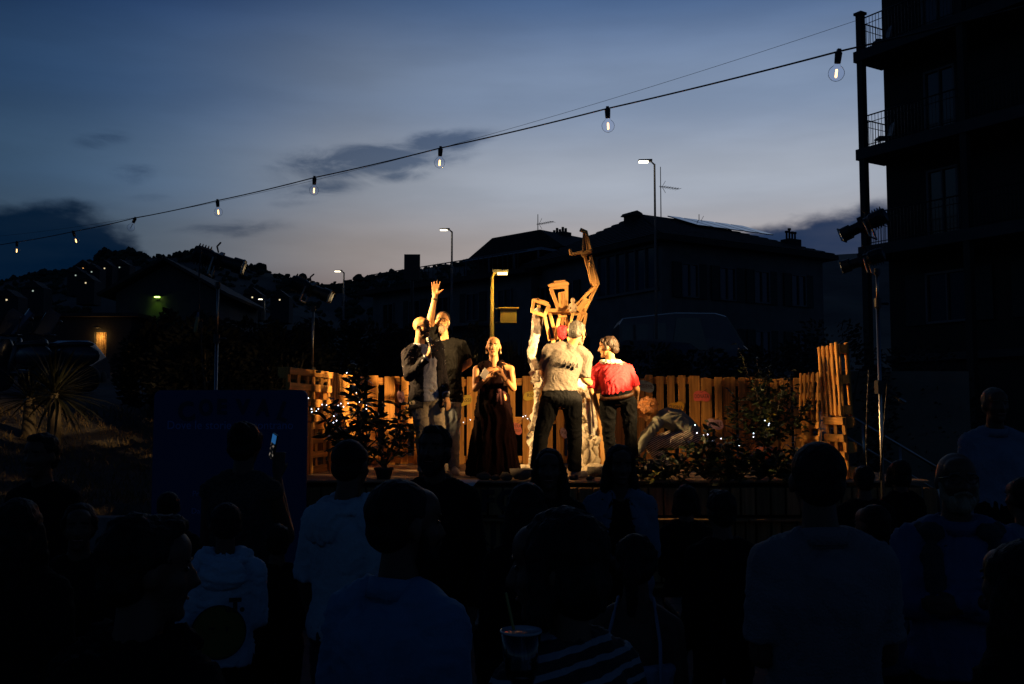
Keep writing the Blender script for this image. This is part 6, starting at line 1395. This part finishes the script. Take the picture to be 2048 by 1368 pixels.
J = stageJ(11.9, (1293, 821, -.05), 80, -34, 0, (1313, 833, .0), (1316, 846, -.14), (1322, 838, .18), (1287, 879, -.22), (1290, 870, .2), (1272, 915, -.2), (1274, 905, .15), (1381, 876, -.08), (1384, 872, .10), (1301, 887, -.14), (1310, 880, .14), (1330, 935, -.10), (1338, 930, .12), (-1, -.15, 0), (-1, .1, 0), .95, mid=(1362, 818, 0), hdL=V((-.4, 0, -.8)), hdR=V((-.4, 0, -.8)))
person('curly auburn haired figure in an olive shirt and striped trousers crouching on the stage', J, 'people on the stage', 'fair', VX, 'curly', 'auburn', top=dict(mat=cloth('olive shirt', (.24, .245, .19))), long_sleeve=True, sleeve=.9, hem=.10, bottom=dict(mat=stripes), shoes=(.12, .07, .04), bulk=1.0, headscale=1.0, leg_r=1.15)

# ------------------------------------------------------------------ the audience
def standJ(px, ytop, Y, yaw, arms='down', hyaw=None, hpitch=0, hroll=0, hmul=1.0, z0=0, female=False, lean=0, wide=1.0, sit=False, seat=.46):
    """standing person: top of the head at the photo pixel, facing yaw (0 = away from the camera, 180 = towards it, 90 = to the left)"""
    top = at(px, ytop, Y); H = (top.z - z0) if not sit else 1.70; s = H / 1.75 * hmul; Fm = rotm(yaw); f = Fm @ V((0, 1, 0)); r = Fm @ V((1, 0, 0)); up = V((0, 0, 1)); hs = s
    if sit: z0 = 0
    head = top - up * .118 * s; neck = head - up * .165 * s - f * .03 * s; shz = neck.z - .082 * s; sw = (.150 if female else .168) * s * wide
    nb = V((neck.x, neck.y, 0)); C = lambda x, y, z: V((neck.x, neck.y, 0)) + r * x + f * y + up * z
    J = dict(head=head, neck=neck, scale=s, HM=rotm(yaw if hyaw is None else hyaw, hpitch, hroll)); J['shR'] = C(sw, -.01 * s, shz); J['shL'] = C(-sw, -.01 * s, shz)
    k = s; hipz = z0 + .90 * s if not sit else z0 + seat + .08
    off = -lean
    J['hipR'] = C(.088 * k, off, hipz); J['hipL'] = C(-.088 * k, off, hipz)
    if sit:
        J['knR'] = C(.12 * k, off + .42 * k, hipz); J['knL'] = C(-.12 * k, off + .42 * k, hipz); J['anR'] = C(.12 * k, off + .40 * k, z0 + .085 * k); J['anL'] = C(-.12 * k, off + .40 * k, z0 + .085 * k)
    else:
        J['knR'] = C(.10 * k, off + .02, z0 + .49 * k); J['knL'] = C(-.10 * k, off + .01, z0 + .49 * k); J['anR'] = C(.11 * k, off, z0 + .085 * k); J['anL'] = C(-.11 * k, off, z0 + .085 * k)
    J['toeR'] = (f + r * .25); J['toeL'] = (f - r * .25)
    sh = shz; A = {'down': ((.235, -.03, sh - .29 * k), (.245, .06, sh - .55 * k), None, None), 'front': ((.22, .0, sh - .28 * k), (.10, .24 * k, sh - .30 * k), None, None), 'phone': ((.25, .10, sh - .25 * k), (.115, .25, sh + .055 * k), (0, .2, 1), (-.4, .8, 0)),
                   'cup': ((.25, .0, sh - .28 * k), (.20, .24 * k, sh - .16 * k), (-.3, .8, .3), (-1, 0, 0)), 'cross': ((.235, .06, sh - .27 * k), (-.03, .22 * k, sh - .22 * k), (-1, .1, .1), (0, -1, 0)), 'pocket': ((.26, -.07, sh - .28 * k), (.17, .08, sh - .50 * k), None, None), 'knees': ((.24, .12, sh - .27 * k), (.12, .33, hipz + .08), None, None)}
    al, arr = arms if isinstance(arms, tuple) else (arms, arms)
    for sd, nm, x in (('L', al, -1), ('R', arr, 1)):
        e, w, hd, hn = A[nm]; g_ = sw / (.188 * s) * s; J['el' + sd] = C(x * e[0] * g_, e[1], e[2] + (.03 if nm == 'cross' and x > 0 else 0)); J['wr' + sd] = C(x * w[0] * g_, w[1] + (.04 if nm == 'cross' and x > 0 else 0), w[2] + (.03 if nm == 'cross' and x > 0 else 0))
        if hd: J['hd' + sd] = r * hd[0] * x + f * hd[1] + up * hd[2]
        if hn: J['hn' + sd] = r * hn[0] * x + f * hn[1] + up * hn[2]
    J['base'] = C(0, off, z0); return J
DKB = cloth('dark blue denim', (.012, .015, .024)); BLK = cloth('black cloth', (.006, .006, .007), spec=.08); BLK2 = cloth('near black cloth', (.010, .009, .009), spec=.08); GRYT = cloth('dark grey trousers', (.018, .018, .02))
AUD = 'people of the audience'
# A4 big man in the blue shirt
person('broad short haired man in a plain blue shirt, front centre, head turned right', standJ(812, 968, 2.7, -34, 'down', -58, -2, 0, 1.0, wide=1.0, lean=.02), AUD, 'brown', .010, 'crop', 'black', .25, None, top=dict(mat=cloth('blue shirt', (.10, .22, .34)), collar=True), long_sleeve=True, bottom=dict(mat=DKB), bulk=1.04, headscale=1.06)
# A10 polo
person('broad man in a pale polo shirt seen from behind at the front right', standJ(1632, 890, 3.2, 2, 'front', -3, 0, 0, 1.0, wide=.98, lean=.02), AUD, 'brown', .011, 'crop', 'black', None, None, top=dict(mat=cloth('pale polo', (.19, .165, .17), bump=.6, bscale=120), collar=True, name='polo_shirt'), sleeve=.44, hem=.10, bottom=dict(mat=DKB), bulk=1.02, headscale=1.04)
# A3 white hooded T-shirt
def hood(col, big=1.0):
    def f_(t, g, P, HM, hs, fwd, rs, spine, hb):
        q = MB(); n = 13
        for i in range(n):
            a = R(-115 + i * 230 / (n - 1)); q.ell(g['neck'] + (rs * math.sin(a) * .105 - fwd * math.cos(a) * .085) * hb + V((0, 0, (-.005 - .03 * math.cos(a)) * hb)), (.045 * hb * big, .042 * hb * big, .040 * hb))
        q.ell(g['neck'] - fwd * .115 * hb - V((0, 0, .085 * hb)), (.115 * hb * big, .05 * hb * big, .10 * hb)); skin(q, 'hood', col, t, .011, 4, (.012, .12), None, fold=(.02, 'shirt', 3))
        q = MB()
    return f_
wh = cloth('white hooded tee', (.34, .42, .48), var=.06)
person('man in a white short sleeved hooded T-shirt, back turned, left of the middle', standJ(703, 882, 4.6, -34, ('down', 'front'), -20, -4, 0, 1.0, wide=1.05), AUD, 'brown', .012, 'crop', 'black', None, None, top=dict(mat=wh, name='hooded_t_shirt'), sleeve=.50, hem=.12, bottom=dict(mat=DKB), extra=hood(wh), bulk=1.0)
# A2 boy
wb = cloth('white hooded sweatshirt', (.40, .50, .60), var=.06)
def boy_extra(t, g, P, HM, hs, fwd, rs, spine, hb):
    hood(wb, 1.25)(t, g, P, HM, hs, fwd, rs, spine, hb)
    up = V((0, 0, 1)); n = -fwd; c0 = spine(.36) + n * (.112 * hb + .035); M = Matrix((rs, up, n)).transposed().to_4x4()
    b = MB(); b.lathe((0, 0, 0), [(.0, .004), (.115, .002), (.115, -.03), (.0, -.03)], 36, None); o = b.build('round_print', cloth('yellow print', (.12, .10, .012)), t, False); o.matrix_local = Matrix.Translation(c0 - rs * .01) @ M
    b = MB(); b.ell((-.03, .02, .006), (.014, .006, .003)); b.ell((.035, .015, .006), (.006, .014, .003)); e = b.build('print_marks', LET, o, False)
    b = MB(); b.lathe((0, 0, 0), [(.115, -.002), (.115, .006), (.121, .006), (.121, -.002)], 36); b.build('ring', LET, o)
    tm = mesh_obj('lettering', text_mesh('.T.', .075, LET, .002, 'CENTER', 1, .006), t, None, M=Matrix.Translation(spine(.66) + n * (.122 * hb + .034) + rs * .06) @ M)
person('boy in a white hooded sweatshirt with a yellow round print on its back', standJ(452, 1012, 4.75, 12, ('down', 'front'), 20, -8, 0, 1.0), AUD, 'brown', .011, 'crop', 'black', None, None, top=dict(mat=wb, name='sweatshirt'), sleeve=.62, hem=.12, bottom=dict(mat=BLK), extra=boy_extra, headscale=1.1, bulk=.92)
# A1 woman photographing
def nothing(*a): pass
lace = cloth('lace top', (.030, .026, .022), var=.8, scale=60, bump=1.0, bscale=90)
Jp = standJ(492, 846, 5.6, -8, ('front', 'phone'), -12, 0, 0, 1.0, female=True, wide=1.1)
person('woman with pinned up hair and lace top filming before the blue panel', Jp, AUD, 'brown', .012, 'bun', 'black', None, None, top=dict(mat=lace, name='lace_top'), sleeve=.05, hem=.12, bottom=dict(mat=BLK), female=True, bulk=1.1)
pp = at(547, 893, Jp['wrR'].y + .06); t = thing('phone', 'lit phone held up by the woman before the blue panel', 'phone', pp); t.rotation_euler = (R(-6), R(12), R(-58))
b = MB(); b.box((0, 0, 0), (.074, .009, .15)); b.build('case', BLACKM, t)
scr = bpy.data.materials.new('phone screen'); scr.use_nodes = True; nt = scr.node_tree; bs = nt.nodes['Principled BSDF']; bs.inputs['Base Color'].default_value = (0, 0, 0, 1); tc = nt.nodes.new('ShaderNodeTexCoord'); sp = nt.nodes.new('ShaderNodeSeparateXYZ'); nt.links.new(tc.outputs['Object'], sp.inputs[0]); nz = nt.nodes.new('ShaderNodeTexNoise'); nz.inputs['Scale'].default_value = 70; nt.links.new(tc.outputs['Object'], nz.inputs['Vector'])
mr = nt.nodes.new('ShaderNodeMapRange'); mr.inputs[1].default_value = .018; mr.inputs[2].default_value = .022; nt.links.new(sp.outputs[2], mr.inputs[0]); cr = nt.nodes.new('ShaderNodeValToRGB'); cr.color_ramp.elements[0].position = .55; cr.color_ramp.elements[0].color = (0, 0, 0, 1); cr.color_ramp.elements[1].position = .7; cr.color_ramp.elements[1].color = (.6, .5, .4, 1); nt.links.new(nz.outputs[0], cr.inputs[0]); mx = nt.nodes.new('ShaderNodeMix'); mx.data_type = 'RGBA'; nt.links.new(mr.outputs[0], mx.inputs[0]); nt.links.new(cr.outputs[0], mx.inputs[6]); mx.inputs[7].default_value = (.03, .18, .5, 1); nt.links.new(mx.outputs[2], bs.inputs['Emission Color']); bs.inputs['Emission Strength'].default_value = .42
b = MB(); b.box((0, -.006, 0), (.066, .002, .138)); b.build('screen', scr, t)
# A5 bearded man facing us
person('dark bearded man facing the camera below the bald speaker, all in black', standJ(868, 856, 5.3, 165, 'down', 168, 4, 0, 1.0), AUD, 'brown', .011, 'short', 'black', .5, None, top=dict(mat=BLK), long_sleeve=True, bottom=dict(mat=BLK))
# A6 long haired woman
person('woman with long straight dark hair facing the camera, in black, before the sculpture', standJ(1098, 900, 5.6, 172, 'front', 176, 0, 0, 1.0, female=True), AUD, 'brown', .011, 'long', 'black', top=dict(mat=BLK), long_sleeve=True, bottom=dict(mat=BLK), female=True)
# A7 woman in open cardigan facing us
person('woman in a light open cardigan over a black top, facing the camera', standJ(1240, 893, 5.9, 178, 'front', 185, -6, 0, 1.0, female=True, wide=1.08), AUD, 'brown', .011, 'long', 'black', top=dict(mat=BLK, vneck=True), sleeve=.1, bottom=dict(mat=BLK), female=True, jacket=dict(mat=cloth('light cardigan', (.10, .15, .20)), open=.085, name='cardigan'))
# A8 striped woman
strp = cloth('striped jersey', (.20, .22, .25), var=.05); add_stripes(strp, 'Z', 9.5, (.010, .010, .012), -.2, (.0, .10, 0), -.05, .05)
J8 = standJ(1112, 1036, 2.2, 42, ('cup', 'down'), 72, -6, 0, 1.0, female=True, wide=1.05)
person('dark haired woman in a black and white striped jersey holding a cup', J8, AUD, 'brown', .009, 'bob', 'black', top=dict(mat=strp, name='striped_jersey'), long_sleeve=True, bottom=dict(mat=BLK), female=True, hand=('grip', 'relax'), bulk=1.08, headscale=1.08)
w = J8['wrL'] + (J8['hdL'].normalized()) * .08 + V((0, 0, .0)); cp = at(1042, 1262, 2.05); t = thing('plastic_cup', 'clear plastic cup with a yellow straw held by the woman in stripes', 'cup', cp - V((0, 0, .12)))
b = MB(); b.lathe((0, 0, 0), [(.028, 0), (.041, .12), (.0395, .12), (.027, .002)], 28); b.build('cup_wall', GLASS, t, True); b = MB(); b.lathe((0, 0, 0), [(.0415, .117), (.0432, .120), (.0415, .123), (.040, .12)], 28); b.build('rim', mat('cup rim', (.35, .36, .38), .2, .05, bump=0), t, True); b = MB(); b.rc((.01, 0, .01), .003, (-.03, .02, .19), .003, 8); b.build('straw', mat('straw yellow', (.25, .2, .03), .4, .1), t, True); b = MB(); b.rc((0, 0, .006), .027, (0, 0, .05), .033, 20, True, True); b.build('drink', mat('drink', (.03, .02, .01), .1, .1, bump=0), t, True)
# A9 camisole
def straps(t, g, P, HM, hs, fwd, rs, spine, hb):
    for x in (-1, 1): q = MB(); q.tube([spine(.62) - fwd * .128 + rs * x * .09, spine(.92) - fwd * .10 + rs * x * .088, g['neck'].lerp(g['shR' if x > 0 else 'shL'], .48) + V((0, 0, .06)), spine(.86) + fwd * .12 + rs * x * .08], .006, 6); q.build('strap', cloth('white camisole', (.22, .26, .33)), t, True)
def camisole(t, g, P, HM, hs, fwd, rs, spine, hb):
    straps(t, g, P, HM, hs, fwd, rs, spine, hb); q = MB(); S_ = hb
    q.loft([(spine(u), rs, fwd, a * S_ + .014, d_ * S_ + .016) for u, a, d_ in ((-.10, .165, .12), (.05, .178, .122), (.28, .142, .10), (.52, .145, .112), (.70, .150, .125))]); skin(q, 'camisole', cloth('white camisole', (.22, .26, .33)), t, .011, 3, None, None, fold=(.02, 'shirt', 5))
person('woman in a white strappy top with dark hair up, behind the striped jersey', standJ(1272, 1072, 3.5, -12, 'down', -15, -8, 0, 1.0, female=True), AUD, 'brown', .011, 'tail', 'black', top=None, bottom=dict(mat=BLK), female=True, extra=camisole)
# A11 bald man with glasses, arms crossed
def sweater(t, g, P, HM, hs, fwd, rs, spine, hb):
    q = MB(); n = 11
    for i in range(n): a = R(-125 + i * 250 / (n - 1)); q.ell(g['neck'] + (rs * math.sin(a) * .13 - fwd * math.cos(a) * .09) * hb + V((0, 0, -.035)), (.055, .05, .04))
    for x in (-1, 1): q.rc(spine(.92) + rs * x * .12 + fwd * .10, .045, spine(.50) + rs * x * .105 + fwd * .165, .04, 12)
    skin(q, 'tied_sweater', cloth('dark sweater', (.022, .024, .026)), t, .012, 2, (.03, .06)); q = MB(); q.bar(spine(.98) + rs * .08 + fwd * .10, spine(.30) - rs * .14 + fwd * .155, .04, .006, fwd); q.build('bag_strap', BLK, t)
person('bald man with glasses and folded arms, sweater over his blue shirt, at the right', standJ(1912, 905, 3.95, 172, 'cross', 172, 3, 0, 1.0, wide=1.06), AUD, 'brown', .011, None, 'grey', .15, GLS, top=dict(mat=cloth('dim blue shirt', (.06, .09, .17)), collar=True), long_sleeve=True, bottom=dict(mat=BLK), extra=sweater, bulk=1.1, hand=('flat', 'flat'))
# A12 man in a vest on a step
b = MB(); b.box((at(1990, 900, 7.0).x, 7.0, .11), (1.1, .8, .22)); tag(b.build('concrete_block', CONC), 'low concrete block under the man in the waistcoat at the right edge', 'block')
def vest(t, g, P, HM, hs, fwd, rs, spine, hb):
    q = MB(); S_ = hb; q.loft([(spine(u), rs, fwd, a * S_ + .030, d_ * S_ + .030) for u, a, d_ in ((-.10, .16, .118), (.05, .17, .122), (.28, .15, .105), (.52, .152, .112), (.76, .16, .115))])
    for x in (-1, 1): q.rc(spine(.74) + rs * x * .11, .075, spine(1.0) + rs * x * .10, .05, 12)
    skin(q, 'waistcoat', BLK2, t, .012, 2, (.02, .08))
person('man in a dark waistcoat over a white shirt standing tall at the right edge', standJ(1990, 776, 7.0, 176, 'down', 178, 0, 0, 1.0, z0=.22), AUD, 'brown', .012, 'crop', 'salt', None, None, top=dict(mat=cloth('white shirt', (.16, .19, .25)), collar=True), long_sleeve=True, bottom=dict(mat=BLK), extra=vest)
# A14 large dark figure at the left front
person('large dark figure with tousled hair in black, front left, face turned to the right', standJ(300, 1046, 2.25, -20, 'front', -62, -4, 0, 1.0, wide=1.0), AUD, 'brown', .010, 'short', 'black', None, None, top=dict(mat=BLK), long_sleeve=True, bottom=dict(mat=BLK), bulk=1.05, headscale=1.05, extra=hood(BLK, 1.1))
# dim figures further on
for px, yt, Y, yaw, col, hair, fem, arms, lab in [
    (82, 872, 5.6, 168, BLK, 'short', False, 'front', 'dim figure in black facing the camera at the left, before the grass bank'), (38, 1000, 3.6, 20, BLK2, 'long', True, 'down', 'dim long haired figure in black nearest the left edge'),
    (338, 984, 5.9, 8, BLK, 'crop', False, 'down', 'dark cropped head just left of the filming woman, before the blue panel'), (555, 1052, 5.2, 15, BLK2, 'short', False, 'front', 'dim figure in dark clothes between the boy and the white hooded man'),
    (1052, 968, 4.3, 10, BLK, 'long', True, 'down', 'dark long haired woman in black seen from behind, below the sculpture'), (1372, 972, 6.3, -10, BLK2, 'bob', True, 'front', 'dark bobbed head below the low laurels, right of the cardigan'),
    (1440, 985, 5.0, 12, BLK, 'short', False, 'down', 'dark figure just left of the polo shirt man\'s shoulder'), (1727, 935, 7.2, -8, BLK2, 'short', False, 'down', 'dim figure right of the polo shirt man\'s head, by the leaning pallets'),
    (1797, 922, 7.6, 12, BLK, 'bob', True, 'down', 'dim bobbed figure at the foot of the right light stand'), (1742, 1010, 4.6, 30, cloth('night blue tee', (.02, .035, .07)), 'crop', False, 'front', 'figure in a night blue shirt half hidden behind the polo shirt'),
    (2042, 955, 5.0, 10, cloth('pale blue tee', (.10, .14, .2)), 'crop', False, 'down', 'figure in a pale blue shirt cut by the right edge'), (2030, 1085, 2.5, 25, BLK, 'long', True, 'down', 'dark figure filling the lower right corner'), (160, 1010, 4.4, -160, BLK2, 'tail', True, 'front', 'dim figure in black with tied hair, left, facing the camera')]:
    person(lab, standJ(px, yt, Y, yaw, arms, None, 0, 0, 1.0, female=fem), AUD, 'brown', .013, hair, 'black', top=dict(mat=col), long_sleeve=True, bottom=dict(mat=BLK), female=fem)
finalize()
